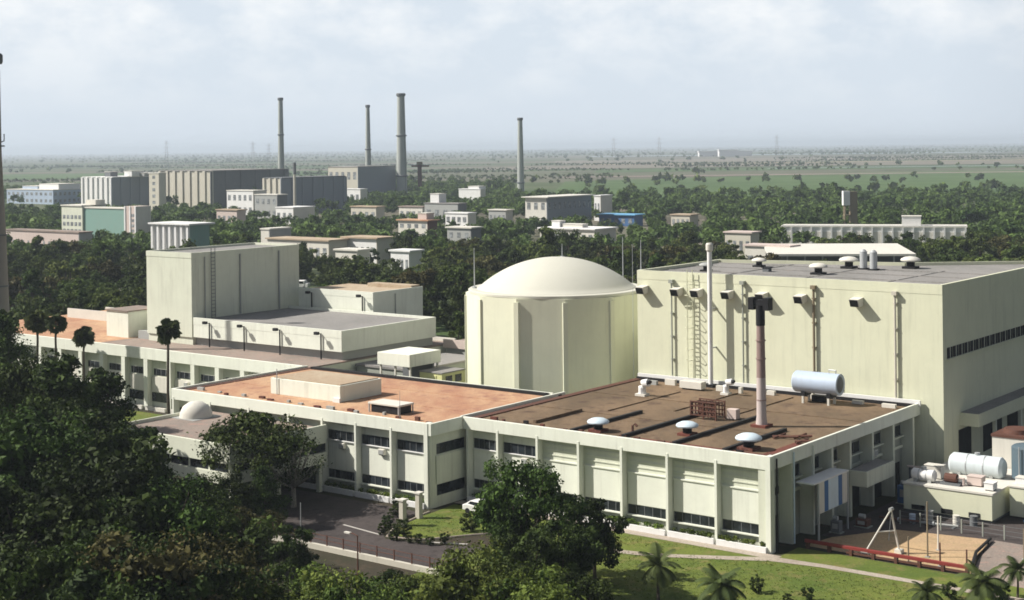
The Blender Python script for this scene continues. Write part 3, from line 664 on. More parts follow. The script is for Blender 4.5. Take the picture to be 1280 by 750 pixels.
part('parapet', B(136, 150, 36, 36.3, 9.1, 11.2), 'offwhite', wg)
part('parapet', B(151, 168, 40, 40.3, 9.1, 10.8), 'offwhite', wg)
k = 0; p = W0 + 1.5
while p < W1 - 5:
    part('pier', B(p - 0.45, p + 0.45, WQ + 0.02, WQ + 0.9, 0, 7.748), 'cream_fascia', wg)
    a0, a1 = p + 0.5, p + 5.0
    w = part('window', B(a0 + 0.5, a1 - 0.5, WQ + 0.85, WQ + 0.92, 5.3, 6.3), 'glass', wg)
    for j in range(1, 4): part('mullion', B(a0 + (a1 - a0)*j/4 - 0.05, a0 + (a1 - a0)*j/4 + 0.05, WQ + 0.8, WQ + 0.86, 5.3, 6.3), 'dark_grey', wg, par=w)
    part('window', B(a0, a1, WQ + 0.85, WQ + 0.92, 1.2, 2.6), 'glass', wg)
    part('panel', B(a0 + 0.1, a1 - 0.1, WQ + 0.7, WQ + 0.92, 2.75, 5.1), 'offwhite', wg)
    part('plinth', B(a0 - 0.1, a1 + 0.1, WQ - 0.5, WQ - 0.1, 0, 0.6), 'offwhite', wg)
    p += 5.5
tb = thing('tower_block', 'cream tower with a lower podium and long grey roof rising behind the low wing', 'building', 83.6, 26.4, 9.1)
part('podium_wall', B(84.2, 131, 27.2, 47.4, 9.1, 10.4), 'grey', tb, 'recessed dark grey base storey')
part('podium', B(83.6, 116.2, 26.4, 47.5, 10.4, 13.0), 'cream_fascia', tb)
part('roof', B(83.95, 116.2, 26.75, 47.15, 13.002, 13.1), 'grey_roof', tb)
for a in ((83.57, 116.2, 26.37, 26.72), (83.57, 83.92, 26.723, 47.5), (83.925, 116.2, 47.18, 47.53)):
    part('parapet', B(*a, 12.4, 13.5), 'cream_fascia', tb)
part('tower', B(116.5, 127.6, 26.35, 50.0, 10.3, 23.3), 'cream', tb)
part('tower_foot', B(116.6, 127.5, 26.6, 49.9, 9.1, 10.298), 'cream', tb)
part('tower_roof', B(116.9, 127.2, 26.8, 49.6, 23.302, 23.4), 'grey_roof', tb)
for a in ((116.45, 127.65, 26.3, 26.65), (116.45, 116.8, 26.653, 50.05), (127.3, 127.65, 26.653, 50.05), (116.803, 127.297, 49.7, 50.05)):
    part('parapet', B(*a, 22.9, 23.75), 'cream', tb)
for q in (29.0, 36.5, 45.2):
    part('pipe', MB().tube([(116.35, q, 13.15), (116.35, q, 23.0)], 0.14 if q > 30 else 0.1, 7), 'grey', tb)
for q in (30.2, 31.0):
    part('stile', MB().tube([(116.2, q, 13.15), (116.2, q, 24.3)], 0.06, 5), 'dark_grey', tb)
for i in range(18):
    part('rung', MB().tube([(116.2, 30.2, 13.5 + 0.58*i), (116.2, 31.0, 13.5 + 0.58*i)], 0.05, 5), 'dark_grey', tb)
lowb = thing('roof_cabin', 'small cream cabin with pinkish roof against the left foot of the tower', 'cabin', 132, 28, 9.1)
part('wall', B(132.7, 138.4, 26.5, 33, 9.1, 13.4), 'cream_fascia', lowb)
part('roof', B(132.5, 138.6, 26.3, 33.2, 13.402, 13.6), 'pink_roof', lowb)
part('annexe', B(127.8, 132.4, 31, 40, 9.1, 12.6), 'cream', lowb)
part('annexe_roof', B(127.75, 132.45, 30.8, 40.2, 12.602, 12.8), 'pink_roof', lowb)
part('window', B(129, 131, 30.93, 31.02, 10.4, 11.6), 'glass', lowb)
ub = thing('upper_block', 'cream box building with tan roof right of the tower behind its podium', 'building', 97.8, 48.2, 0)
part('wall', B(97.6, 114.8, 48.2, 60.5, 0, 16.2), 'cream_fascia', ub)
part('roof', B(97.9, 114.5, 48.5, 60.2, 16.202, 16.32), 'tan_roof', ub)
for a in ((97.57, 114.83, 48.17, 48.47), (97.57, 97.87, 48.473, 60.53)):
    part('parapet', B(*a, 15.6, 16.6), 'cream_fascia', ub)
part('roof_step', B(98, 108, 58.0, 60.2, 16.322, 16.9), 'tan_roof', ub)
part('pipe', MB().tube([(97.5, 53.5, 10), (97.5, 53.5, 16)], 0.1, 6), 'grey', ub)
def floodlight(p, q, z0, z1, label, grp):
    t = thing('flood_light', label, 'flood light', p, q, z0, grp)
    part('bracket', MB().tube([(p, q, z0), (p, q, z1)], 0.11, 6), 'black', t)
    part('arm', MB().tube([(p, q, z1 - 0.1), (p, q - 0.75, z1 + 0.2)], 0.06, 5), 'black', t)
    part('lamp', B(p - 0.36, p + 0.36, q - 1.15, q - 0.65, z1 - 0.1, z1 + 0.32), 'black', t)
for p, lb in ((112.2, 'black flood light on the podium front closest to the tower'), (104.2, 'black flood light second from the tower on the podium front'), (96.3, 'black flood light second from the right on the podium front'), (87.6, 'black flood light nearest the right corner of the podium front')):
    floodlight(p, 26.2, 9.1, 12.9, lb, 'flood lights on the podium front')
for p, lb in ((111.5, 'black flood light left on the tan roofed box building'), (99.8, 'black flood light right on the tan roofed box building')):
    floodlight(p, 48.0, 13.2, 15.9, lb, 'flood lights on the box building')
# low buildings and a canopy between podium and dome
sh = thing('roof_canopy', 'small open shelter with cream fascia and dark interior behind the terracotta roof', 'shelter', 70, 22, 0)
part('roof', B(66.0, 72.0, 21.5, 28, 10.2, 11.9), 'cream_fascia', sh, bevel=0.03)
for a in (66.3, 69, 71.7):
    for q in (21.9, 27.6): part('post', B(a - 0.12, a + 0.12, q - 0.12, q + 0.12, 0, 10.198), 'offwhite', sh)
part('back_wall', B(66.2, 71.8, 26.5, 26.8, 0, 10.197), 'dark_grey', sh)
lb_ = thing('link_building', 'low flat roofed grey and lime yellow annexe between the podium and the dome', 'building', 62, 24, 0)
part('wall', B(71.5, 82.5, 28.5, 44, 0, 8.3), 'concrete', lb_)
part('roof', B(71.3, 82.7, 28.3, 44.2, 8.302, 8.6), 'grey_roof', lb_)
part('stair_wall', B(62.0, 66.0, 23.5, 28.48, 0, 9.4), 'lime', lb_, 'lime yellow stair wall')
part('stair_roof', B(61.9, 66.1, 23.4, 28.45, 9.402, 9.55), 'grey_roof', lb_)
part('window', B(61.93, 62.02, 24.3, 25.6, 8.0, 9.0), 'glass', lb_); part('window', B(61.93, 62.02, 26.3, 27.6, 8.0, 9.0), 'glass', lb_)
part('door', B(63, 64.4, 23.43, 23.52, 7.0, 9.1), 'lime', lb_)
rb = thing('rear_annexe', 'low grey annexe with pinkish roof edge just left of the dome', 'building', 66, 48, 0)
part('wall', B(71.4, 82, 48, 66, 0, 9.2), 'grey', rb); part('roof', B(71.2, 82.2, 47.8, 66.2, 9.202, 9.6), 'pink_roof', rb)
part('parapet', B(71.1, 82.3, 47.7, 47.98, 8.8, 10.1), 'pinkish', rb)
part('shed', B(72, 78, 60, 66, 9.602, 12.4), 'dark_tank', rb); part('shed_roof', B(71.7, 78.3, 59.7, 66.3, 12.402, 12.6), 'offwhite', rb)

# ================================================================== RIGHT HAND YARD
th = thing('tank_house', 'low cream flat roofed building carrying white tanks in the right hand yard', 'building', -9, 27)
part('wall', B(-13.3, -3.6, 23.4, 33, 0.35, 3.0), 'yellow', th)
part('roof', B(-13.4, -3.5, 23.3, 36.4, 3.002, 3.2), 'offwhite', th)
part('base', B(-13.2, -3.7, 23.6, 33, 0, 0.348), 'dark_grey', th)
part('wall', B(-22, -13.9, 27.0, 38, 0.3, 3.35), 'yellow', th); part('roof', B(-22, -13.8, 26.9, 38.1, 3.352, 3.5), 'offwhite', th)
part('door', B(-4.3, -3.55, 24.5, 26, 0.3, 2.6), 'void', th); part('window', B(-3.62, -3.58, 28, 31, 1.0, 2.4), 'glass', th)
for a0, a1 in ((-6.0, -4.5), (-9.0, -7.8), (-12.0, -10.8)): part('vent', B(a0, a1, 23.34, 23.42, 0.45, 0.95), 'void', th)
def horiz_tank(name, label, a0, a1, q, z, r, mat, zs, grp=None):
    t = thing(name, label, 'tank', (a0 + a1)/2, q, zs, grp)
    m = MB(); m.smooth = True; m.tube([(a0 + 0.0, q, z), (a0 + 0.25*r, q, z), (a1 - 0.25*r, q, z), (a1, q, z)], [r*0.75, r, r, r*0.75], 24); part('shell', m, mat, t)
    for a in (a0 + (a1 - a0)*0.2, a0 + (a1 - a0)*0.8): part('saddle', B(a - 0.2, a + 0.2, q - r*0.8, q + r*0.8, zs, z - r*0.55), 'grey', t)
    for a in (a0 + (a1 - a0)*0.34, a0 + (a1 - a0)*0.66):
        m = MB(); m.tube([(a - 0.06, q, z), (a + 0.06, q, z)], [r*1.03, r*1.03], 24); part('band', m, 'steel', t)
    m = MB(); m.lathe((a0 + a1)/2, q, [(0.3, z + r*0.95), (0.3, z + r + 0.25)], 12); part('manhole', m, 'steel', t)
horiz_tank('storage_tank', 'biggest white horizontal tank in the right hand yard', -11.9, -5.9, 31.2, 4.25, 1.2, 'pale_tank', 3.2)
horiz_tank('storage_tank', 'small white tank lying at the left end of the tank house roof', -6.6, -4.0, 24.9, 3.95, 0.62, 'white', 3.2)
pm = thing('pump_set', 'brownish pump machinery on the tank house roof between the white tanks', 'pump', -8.3, 25.2, 3.2)
part('motor', MB().tube([(-7.6, 25.2, 3.9), (-8.9, 25.2, 3.9)], 0.5, 12), 'rust', pm); part('bed', B(-9.4, -7.2, 24.6, 25.8, 3.2, 3.45), 'dark_grey', pm)
part('pipe', MB().tube([(-9.0, 25.2, 4.0), (-9.6, 25.2, 4.0), (-9.6, 25.2, 3.3)], 0.16, 8), 'pinkish', pm)
for a, q, w, h, mt, lb in ((-5.6, 27.2, 1.9, 1.3, 'offwhite', 'dull white equipment box behind the small white tank'), (-10.6, 26.2, 1.6, 0.9, 'pinkish', 'pinkish grey equipment box on the right of the tank house roof'), (-12.6, 25.0, 1.0, 0.7, 'white', 'small bright white box at the right edge of the tank house roof')):
    t = thing('equipment_box', lb, 'equipment box', a, q, 3.2, 'boxes on the tank house roof')
    part('casing', B(a - w/2, a + w/2, q - 0.6, q + 0.6, 3.3, 3.3 + h), mt, t, bevel=0.04); part('stand', B(a - w/2 + 0.1, a + w/2 - 0.1, q - 0.5, q + 0.5, 3.2, 3.3), 'black', t)
    part('lid', B(a - w/2 - 0.05, a + w/2 + 0.05, q - 0.65, q + 0.65, 3.303 + h, 3.38 + h), mt, t)
for a, lb in ((-15.0, 'white box nearest the side wall on the second flat roof'), (-17.0, 'white box at the picture edge on the second flat roof')):
    t = thing('equipment_box', lb, 'equipment box', a, 28.4, 3.5, 'boxes on the second flat roof')
    part('casing', B(a - 0.75, a + 0.75, 27.8, 29, 3.5, 4.2), 'white', t, bevel=0.04); part('lid', B(a - 0.8, a + 0.8, 27.75, 29.05, 4.203, 4.28), 'offwhite', t)
ct = thing('cooling_tower', 'cream panelled cooling tower with red rim behind the biggest white tank', 'cooling tower', -10.5, 38, 0)
part('casing', B(-13.0, -8.6, 36.6, 41, 0, 6.6), 'offwhite', ct); part('rim', B(-13.1, -8.5, 36.5, 41.1, 6.603, 6.9), 'rust', ct)
m = MB(); m.smooth = True; m.lathe(-10.8, 38.8, [(1.6, 6.905), (1.5, 7.4)], 20); part('fan_ring', m, 'rust', ct)
dt = thing('dark_tank', 'dark teal upright tank right of the biggest white tank', 'tank', -14.0, 34.0, 3.2)
m = MB(); m.smooth = True; m.lathe(-14.6, 32.0, [(2.1, 3.5), (2.1, 6.8), (1.9, 6.95), (0.3, 7.2)], 26); part('shell', m, 'dark_tank', dt)
part('ladder', MB().tube([(-14.0, 29.75, 3.5), (-14.0, 29.75, 7.1)], 0.07, 5), 'steel', dt)
sc = thing('striped_screen', 'white and blue striped screen under a white sloping top on the shaded side wall', 'screen', -1.2, 9, 2.9)
part('top', B(-2.0, -0.02, 5.2, 13.2, 6.0, 6.14), 'white', sc)
for i, (q0, q1, mt) in enumerate(((6.4, 7.6, 'offwhite'), (7.6, 8.5, 'blue'), (8.5, 10.8, 'hood'), (10.8, 11.7, 'blue'), (11.7, 12.9, 'offwhite'))):
    part('strip', B(-1.95, -1.85, q0, q1 - 0.01, 2.9, 5.995), mt, sc)
for q in (6.3, 13.0): part('post', B(-2.0, -1.84, q - 0.08, q + 0.08, 0, 5.998), 'steel', sc)
for z in (3.0, 5.6): part('rail', B(-1.84, -1.76, 6.3, 13.0, z, z + 0.1), 'steel', sc)
# A frame hoist
af = thing('frame_hoist', 'pale steel A frame hoist standing on the edge of the sandy yard', 'hoist', -9, 6.5)
for a, q in ((-7.6, 4.6), (-9.9, 7.4)):
    l = part('leg', MB().tube([(a, q, 0.3), (-9.3, 7.0, 4.3)], [0.09, 0.075], 8), 'offwhite', af)
    part('foot', B(a - 0.35, a + 0.35, q - 0.35, q + 0.35, 0, 0.42), 'offwhite', af, par=l)
part('strut', MB().tube([(-9.3, 7.0, 4.2), (-8.8, 9.6, 0.1)], 0.09, 6), 'offwhite', af)
part('crossbar', MB().tube([(-8.5, 5.9, 2.2), (-9.55, 7.2, 2.2)], 0.07, 6), 'offwhite', af)
part('pulley', MB().tube([(-9.3, 6.7, 4.3), (-9.3, 7.3, 4.3)], 0.18, 12), 'grey', af)
part('cable', MB().tube([(-9.3, 7.0, 4.2), (-9.15, 6.7, 1.3)], 0.035, 5), 'dark_grey', af)
# red rail barrier
rw = thing('red_barrier', 'long red low rail barrier along the sandy yard', 'barrier', -9, 4)
part('rail', B(-18.2, -1.6, 3.75, 4.05, 0.62, 0.92), 'red', rw, bevel=0.02)
part('rail', B(-18.2, -6.0, 3.8, 4.0, 0.2, 0.38), 'rust', rw)
for i in range(8):
    a = -1.9 - 2.3*i; part('post', B(a - 0.15, a + 0.15, 3.72, 4.08, 0, 0.62), 'rust', rw)
dw = thing('dark_beam', 'black low beam along the right side of the sandy yard', 'beam', -17, 10)
part('beam', MB().tube([(-18.0, 4.8, 0.35), (-16.2, 11, 0.35), (-15.6, 16.5, 0.35)], 0.16, 6), 'black', dw)
for a, q in ((-17.9, 5.2), (-16.6, 9.8), (-15.75, 15.4)): part('post', B(a - 0.1, a + 0.1, q - 0.1, q + 0.1, 0, 0.3), 'black', dw)
def post(p, q, h, label, mat='brown_pipe', r=0.09, grp='posts around the sandy yard', cat='post'):
    t = thing('yard_post', label, cat, p, q, 0, grp)
    part('pole', MB().tube([(p, q, 0), (p, q, h)], [r, r*0.8], 7), mat, t); part('base', B(p - 0.2, p + 0.2, q - 0.2, q + 0.2, 0, 0.12), 'grey', t)
for p, q, h, lb, mt in ((-12.7, 7.6, 5.4, 'tallest brown post in the middle of the sandy yard', 'brown_pipe'), (-12.6, 10.5, 3.4, 'pale post with a bracket behind the tallest brown post', 'offwhite'), (-14.9, 5.2, 2.3, 'short brown post beside the red barrier right of the hoist', 'rust'),
                        (-17.7, 4.6, 2.2, 'short brown post at the right end of the red barrier', 'rust'), (-11.9, 4.9, 2.5, 'thin brown post at the red barrier nearest the hoist', 'brown_pipe'), (-20.5, 12, 3.0, 'brown post on the gravel right of the black beam', 'brown_pipe'), (-22.5, 12.5, 3.2, 'brown post at the right picture edge on the gravel', 'brown_pipe')):
    post(p, q, h, lb, mt)
post(43.0, -21.6, 3.4, 'thin pale post at the near edge of the driveway below the porch', 'steel', 0.06, 'posts along the driveway')
for i, (p, q, s, mt, lb) in enumerate(((-7.5, 20.8, 1.2, 'grey', 'grey drum below the left end of the tank house'), (-10.3, 21.2, 1.0, 'offwhite', 'pale drum below the middle of the tank house'), (-12.0, 21.6, 1.1, 'dark_grey', 'dark drum below the right end of the tank house'), (-6.2, 19.5, 0.9, 'tank', 'bluish drum nearest the dark side wall'))):
    t = thing('oil_drum', lb, 'drum', p, q, 0, 'drums in front of the tank house')
    m = MB(); m.smooth = True; m.lathe(p, q, [(0.36*s, 0.02), (0.36*s, 0.4*s), (0.39*s, 0.42*s), (0.36*s, 0.45*s), (0.36*s, 0.95*s)], 14); part('body', m, mt, t)
    m = MB(); m.lathe(p, q, [(0.38*s, 0.953*s), (0.38*s, 0.99*s)], 14); part('lid', m, mt, t)
pr = random.Random(21)
for i, (p, q, L, z, mt, lb) in enumerate(((-5.0, 18.6, 4.2, 0.3, 'rust', 'rusty pipe lying before the tank house nearest the side wall'), (-8.6, 19.2, 5.0, 0.25, 'grey', 'long grey pipe lying in front of the tank house'), (-2.6, 33.5, 3.0, 2.2, 'steel', 'steel pipe run between the side wall and the tank house'), (-3.2, 29.5, 3.4, 3.6, 'pinkish', 'pinkish pipe running from the balcony wall to the tank house roof'))):
    t = thing('pipe_run', lb, 'pipe', p, q, 0)
    part('pipe', MB().tube([(p + L/2, q, z), (p, q + 0.1, z), (p - L/2, q + 0.5, z)], 0.13, 8), mt, t)
    for a in (p + L/2 - 0.3, p - L/2 + 0.4): part('support', B(a - 0.12, a + 0.12, q - 0.1, q + 0.45, 0, z - 0.1), 'dark_grey', t)
    part('flange', MB().tube([(p + 0.06, q + 0.1, z), (p - 0.06, q + 0.1, z)], 0.24, 10), 'steel', t)
for i, (p, q, w, h, mt, lb) in enumerate(((-2.4, 26.8, 1.5, 2.1, 'blue', 'dark blue machine casing in the shade below the balcony'), (-1.9, 31.2, 1.2, 1.6, 'dark_tank', 'dark teal machine casing in the shade beside the side wall'), (-1.6, 11.0, 1.0, 1.3, 'dark_grey', 'dark grey machine casing in the shade under the striped screen'), (-2.8, 14.8, 1.3, 0.9, 'rust', 'rusty machine casing at the dark edge of the sandy yard'))):
    t = thing('machine_casing', lb, 'machine', p, q, 0)
    part('casing', B(p - w/2, p + w/2, q - w*0.4, q + w*0.4, 0.15, h), mt, t, bevel=0.05); part('bed', B(p - w/2 - 0.15, p + w/2 + 0.15, q - w*0.45, q + w*0.45, 0, 0.148), 'concrete', t)
    part('motor', MB().tube([(p - w*0.2, q - 0.1, h + 0.25), (p + w*0.3, q - 0.1, h + 0.25)], 0.24, 10), 'steel', t); part('panel', B(p - w*0.3, p + w*0.3, q - w*0.4 - 0.02, q - w*0.4 + 0.01, h*0.4, h*0.8), 'grey', t)
bc = thing('skip_container', 'small blue metal container near the tank house in the yard', 'container', -20, 20.5)
part('body', B(-22.5, -18.3, 18.8, 21.5, 0.2, 2.0), 'tank', bc, bevel=0.04)
for a in (-22, -20.4, -18.8): part('rib', B(a - 0.08, a + 0.08, 18.7, 18.8, 0.2, 2.0), 'blue', bc)
part('rim', B(-22.6, -18.2, 18.7, 21.6, 2.003, 2.12), 'blue', bc); part('skid', B(-22.2, -18.6, 19.2, 21.1, 0, 0.2), 'black', bc)
fe = thing('wire_fence', 'grey post and wire fence along the back of the sandy yard', 'fence', -14, 18)
for i in range(8):
    a = -5.5 - 2.2*i; part('post', B(a - 0.06, a + 0.06, 17.9, 18.02, 0, 1.5), 'concrete', fe)
for z in (0.5, 0.95, 1.4): part('wire', MB().tube([(-5.5, 17.95, z), (-21, 17.95, z)], 0.02, 4), 'dark_grey', fe)
# boundary wall with railing beyond the foreground trees, garden posts, lamp, car
bw = thing('boundary_wall', 'low pale wall with thin railing along the near side of the driveway', 'wall', 35, -24.3)
part('coping', B(20.5, 66.0, -24.6, -24.2, 0.0, 0.55), 'tan', bw)
for i in range(21):
    a = 20.7 + 2.25*i; part('post', B(a - 0.05, a + 0.05, -24.45, -24.35, 0.55, 1.6), 'rust', bw)
for z in (1.05, 1.5): part('rail', MB().tube([(20.7, -24.4, z), (65.7, -24.4, z)], 0.035, 5), 'rust', bw)
gp = [(37.6, -9.2), (36.9, -12.6)]
for i, (p, q) in enumerate(gp):
    t = thing('gate_pillar', ('far', 'near')[i] + ' yellowish gate pillar between driveway and lawn island', 'pillar', p, q, 0, 'gate pillars')
    part('shaft', B(p - 0.3, p + 0.3, q - 0.3, q + 0.3, 0, 2.7), 'tan', t, bevel=0.03); part('cap', B(p - 0.4, p + 0.4, q - 0.4, q + 0.4, 2.703, 2.88), 'offwhite', t)
def lamp_post(p, q, h, label, mat='brown_pipe'):
    t = thing('lamp_post', label, 'lamp post', p, q, 0)
    part('pole', MB().tube([(p, q, 0), (p, q, h)], [0.09, 0.06], 7), mat, t)
    part('arm', MB().tube([(p, q, h - 0.05), (p + 0.5, q, h + 0.1), (p + 1.1, q, h + 0.1)], 0.045, 5), mat, t)
    part('lamp_head', B(p + 0.9, p + 1.6, q - 0.14, q + 0.14, h + 0.02, h + 0.16), 'offwhite', t)
lamp_post(26.9, -30.0, 4.2, 'dark lamp post just outside the boundary wall', 'rust')
car = thing('parked_car', 'small white car parked against the step in the front wall', 'car', 33.5, -3.7)
def car_body(p, q):
    prof = [(-1.9, 0.35), (-1.95, 0.75), (-1.2, 0.92), (-0.65, 1.42), (0.9, 1.45), (1.6, 1.0), (1.95, 0.9), (1.95, 0.35)]
    mb = MB(); i = 0
    for s_, w in ((-1, 0.8), (1, 0.8)):
        mb.v += [(-(p + x), q + s_*(w if z < 1.1 else 0.64), z) for x, z in prof]
    n_ = len(prof); mb.f = [tuple(range(n_)), tuple(range(n_, 2*n_))] + [(k, (k + 1) % n_, n_ + (k + 1) % n_, n_ + k) for k in range(n_)]
    return mb
part('body', car_body(33.5, -3.7), 'white', car, bevel=0.05)
for s_ in (-1, 1):
    mb = MB(); mb.quadface((33.5 - 1.0, -3.7 + s_*0.80, 0.98), (33.5 - 0.6, -3.7 + s_*0.70, 1.36), (33.5 + 0.85, -3.7 + s_*0.70, 1.38), (33.5 + 1.35, -3.7 + s_*0.80, 0.98)); part('window', mb, 'glass', car)
    for a in (-1.2, 1.2): part('wheel', MB().tube([(33.5 + a, -3.7 + s_*0.62, 0.31), (33.5 + a, -3.7 + s_*0.84, 0.31)], 0.31, 14), 'black', car)
mb = MB(); mb.quadface((33.5 - 1.18, -4.35, 0.97), (33.5 - 1.18, -3.05, 0.97), (33.5 - 0.68, -3.15, 1.41), (33.5 - 0.68, -4.25, 1.41)); part('windscreen', mb, 'glass', car)

# ================================================================== TALL TOWER AT THE LEFT EDGE
X, Y, _z = point_at(1, 400, 235)
tw = thing_w('tall_mast', 'very tall tapering grey brown mast at the left picture edge with lamp ring', 'mast', X, Y)
m = MB(1); m.smooth = True; m.lathe(0, 0, [(1.75, 0), (1.35, 14), (0.95, 27), (0.42, 40), (0.30, 53)], 20); part('shaft', m, 'tower', tw)
for z, r in ((27, 1.15), (19, 1.3), (41, 0.9)):
    m = MB(1); m.lathe(0, 0, [(r, z), (r, z + 0.22)], 20); part('collar', m, 'dark_grey', tw)
m = MB(1); m.lathe(0, 0, [(0.6, 54.0), (0.75, 54.4), (0.75, 55.4), (0.5, 55.7)], 16); part('lamp_ring', m, 'dark_grey', tw)
part('spike', MB(1).tube([(0, 0, 53), (0, 0, 57.2)], 0.08, 5), 'dark_grey', tw)
part('bracket', MB(1).tube([(0, 0, 41.6), (0.85, 0, 41.9), (0.85, 0, 43.0)], 0.1, 5), 'dark_grey', tw)

# ================================================================== BACKGROUND BUILDINGS
KEEP = []      # (x0, x1, y0, y1, distance): parts of far buildings that no nearer tree hides in the photograph
FOOT = []      # (X, Y, radius): ground taken by far buildings
def bg(name, label, cat, xl, xc, xr, yt, D, wall='offwhite', side=None, roof='offwhite', rot=PHI, front=(0, 0), right=(0, 0), ribs=0, over=0.3, keep=None, lo=None, win=(0.5, 0.45), boxes=(), parapet=0.0, pane='far_glass', depth=None):
    X, Y, z = point_at(xc, yt, D)
    if z < 3: z = 3.0
    c, s = math.cos(rot), math.sin(rot)
    k = ab(xl, 200)[0]/F; w = (X - k*Y)/(c - k*s)
    k = ab(xr, 200)[0]/F; d = (X - k*Y)/(s + k*c) if abs(s) > 0.05 else 14.0
    d = max(6.0, min(d, 130.0))
    if depth: d = depth
    t = thing_w(name, label, cat, X, Y, 0, rot)
    part('wall', B(-w, 0, 0, d, 0, z - 0.5, flip=1), wall, t)
    if side: part('side_wall', B(0.003, 0.35, 0.02, d, 0, z - 0.502, flip=1), side, t)  # right wall mostly gets a darker tone, its shade painted in
    part('roof', B(-w - over, over + 0.36, -over, d + over, z - 0.498, z, flip=1), roof, t)
    if parapet:
        part('parapet', B(-w, 0.3, -0.01, 0.3, z + 0.002, z + parapet, flip=1), wall, t)
    nx, nz = front
    zz = z - 0.8
    for i in range(nx):
        for j in range(nz):
            cw, chh = w/nx, zz/nz; x = -w + cw*(i + 0.5); y0 = chh*(j + 0.5)
            part('window', B(x - cw*win[0]/2, x + cw*win[0]/2, -0.06, 0.02, y0 - chh*win[1]/2, y0 + chh*win[1]/2, flip=1), pane, t)
    nx, nz = right
    for i in range(nx):
        for j in range(nz):
            cw, chh = d/nx, zz/nz; y = cw*(i + 0.5); y0 = chh*(j + 0.5)
            part('window', B(0.3, 0.41, y - cw*win[0]/2, y + cw*win[0]/2, y0 - chh*win[1]/2, y0 + chh*win[1]/2, flip=1), 'far_glass', t)
    if ribs:
        for i in range(ribs + 1):
            x = -w + w*i/ribs; part('rib', B(x - w/ribs*0.16, x + w/ribs*0.16, -0.8, -0.003, 0, z - 0.503, flip=1), wall, t)
        if d > 12:
            m_ = max(4, int(ribs*d/w*0.6))
            m_ = min(m_, 24)
            for i in range(m_ + 1):
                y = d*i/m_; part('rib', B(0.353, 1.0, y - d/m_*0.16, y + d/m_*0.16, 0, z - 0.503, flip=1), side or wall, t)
    for (bx, by, bw, bd, bh, bm) in boxes:
        h = part('roof_house', B(-w + bx*w, -w + bx*w + bw, by*d, by*d + bd, z + 0.002, z + bh, flip=1), bm, t)
        part('roof_house_top', B(-w + bx*w - 0.2, -w + bx*w + bw + 0.2, by*d - 0.2, by*d + bd + 0.2, z + bh + 0.002, z + bh + 0.3, flip=1), 'offwhite', t, par=h)
    if keep: KEEP.append((*keep, D))
    n_ = max(1, int(d/12)); m_ = max(1, int(w/12))
    for i in range(m_ + 1):
        for j in range(n_ + 1):
            FOOT.append((X - w*i/m_*c - d*j/n_*s, Y - w*i/m_*s + d*j/n_*c, 9.0))
    return t, w, d, z
bg('factory_hall', 'long pale blue hall with white roof strips left of the white finned building', 'building', 8, 66, 112, 237, 1150, 'pale_blue', 'pale_blue', 'offwhite', front=(10, 2), right=(8, 2), keep=(9, 112, 230, 252), boxes=((0.55, 0.2, 25, 20, 4, 'white'), (0.1, 0.3, 20, 14, 2, 'pale_blue')))
bg('finned_building', 'white vertically finned block between the pale blue hall and the big tan hall', 'building', 103, 140, 187, 221, 1000, 'white', 'blue_grey_shade', 'white', ribs=6, keep=(103, 187, 214, 252), boxes=((0.5, 0.2, 6, 6, 3, 'dark_grey'), (0.9, 0.4, 8, 10, 3.4, 'white'), (0.75, 0.6, 18, 10, 2.0, 'grey')))
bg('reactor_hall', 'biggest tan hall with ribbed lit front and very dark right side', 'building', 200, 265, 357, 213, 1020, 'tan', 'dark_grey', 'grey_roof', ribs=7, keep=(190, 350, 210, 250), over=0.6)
bg('stair_tower', 'narrow cream tower against the left end of the biggest tan hall', 'building', 186, 198, 203, 216, 985, 'tan', 'tan', 'offwhite', front=(1, 6), keep=(186, 200, 215, 255), win=(0.3, 0.5))
bg('turbine_hall', 'ribbed hall with cream end wall and shaded grey side in front of the far slim chimneys', 'building', 330, 352, 430, 222, 930, 'tan', 'blue_grey_shade', 'dark_grey', ribs=3, keep=(330, 428, 220, 258), over=0.4)
bg('workshop', 'low white workshop with dark openings in front of the dark hall wall', 'building', 283, 316, 332, 238, 900, 'white', 'offwhite', 'offwhite', front=(5, 2), keep=(285, 330, 238, 258))
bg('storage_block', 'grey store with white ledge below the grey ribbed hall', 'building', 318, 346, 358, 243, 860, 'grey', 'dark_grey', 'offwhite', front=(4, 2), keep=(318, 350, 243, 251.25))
bg('white_shed', 'very low white roofed shed in trees below the grey ribbed hall', 'building', 344, 366, 392, 259, 800, 'white', 'offwhite', 'white', front=(3, 1), keep=(344, 390, 258, 266))
bg('control_building', 'cream fronted block with wide shaded blue grey right side behind the thickest chimney', 'building', 410, 447, 494, 208, 1150, 'tan', 'blue_grey_shade', 'grey_roof', front=(5, 2), keep=(410, 494, 207, 234), boxes=((-0.2, 0.2, 22, 12, -1.5, 'white'),))
bg('office_row', 'low white office row just left of the thickest chimney', 'building', 408, 450, 458, 236, 1040, 'white', 'offwhite', 'white', front=(6, 1), keep=(408, 456, 235, 242))
t, w_, d_, z_ = bg('teal_building', 'teal walled building with windowed cream left part and pinkish stair tower', 'building', 104, 158, 160, 260, 640, 'teal', None, 'offwhite', keep=(66, 185, 258, 280.55))
part('cream_wing', B(-w_ - 15, -w_ - 0.003, -0.8, 12, 0, z_ + 0.3, flip=1), 'cream', t)
for i in range(5):
    for j in range(4): part('window', B(-w_ - 14 + 2.8*i, -w_ - 12.2 + 2.8*i, -0.86, -0.79, 1.2 + 3.1*j, 2.9 + 3.1*j, flip=1), 'far_glass', t)
part('wing_roof', B(-w_ - 15.3, -w_, -1.2, 12.2, z_ + 0.302, z_ + 0.8, flip=1), 'offwhite', t)
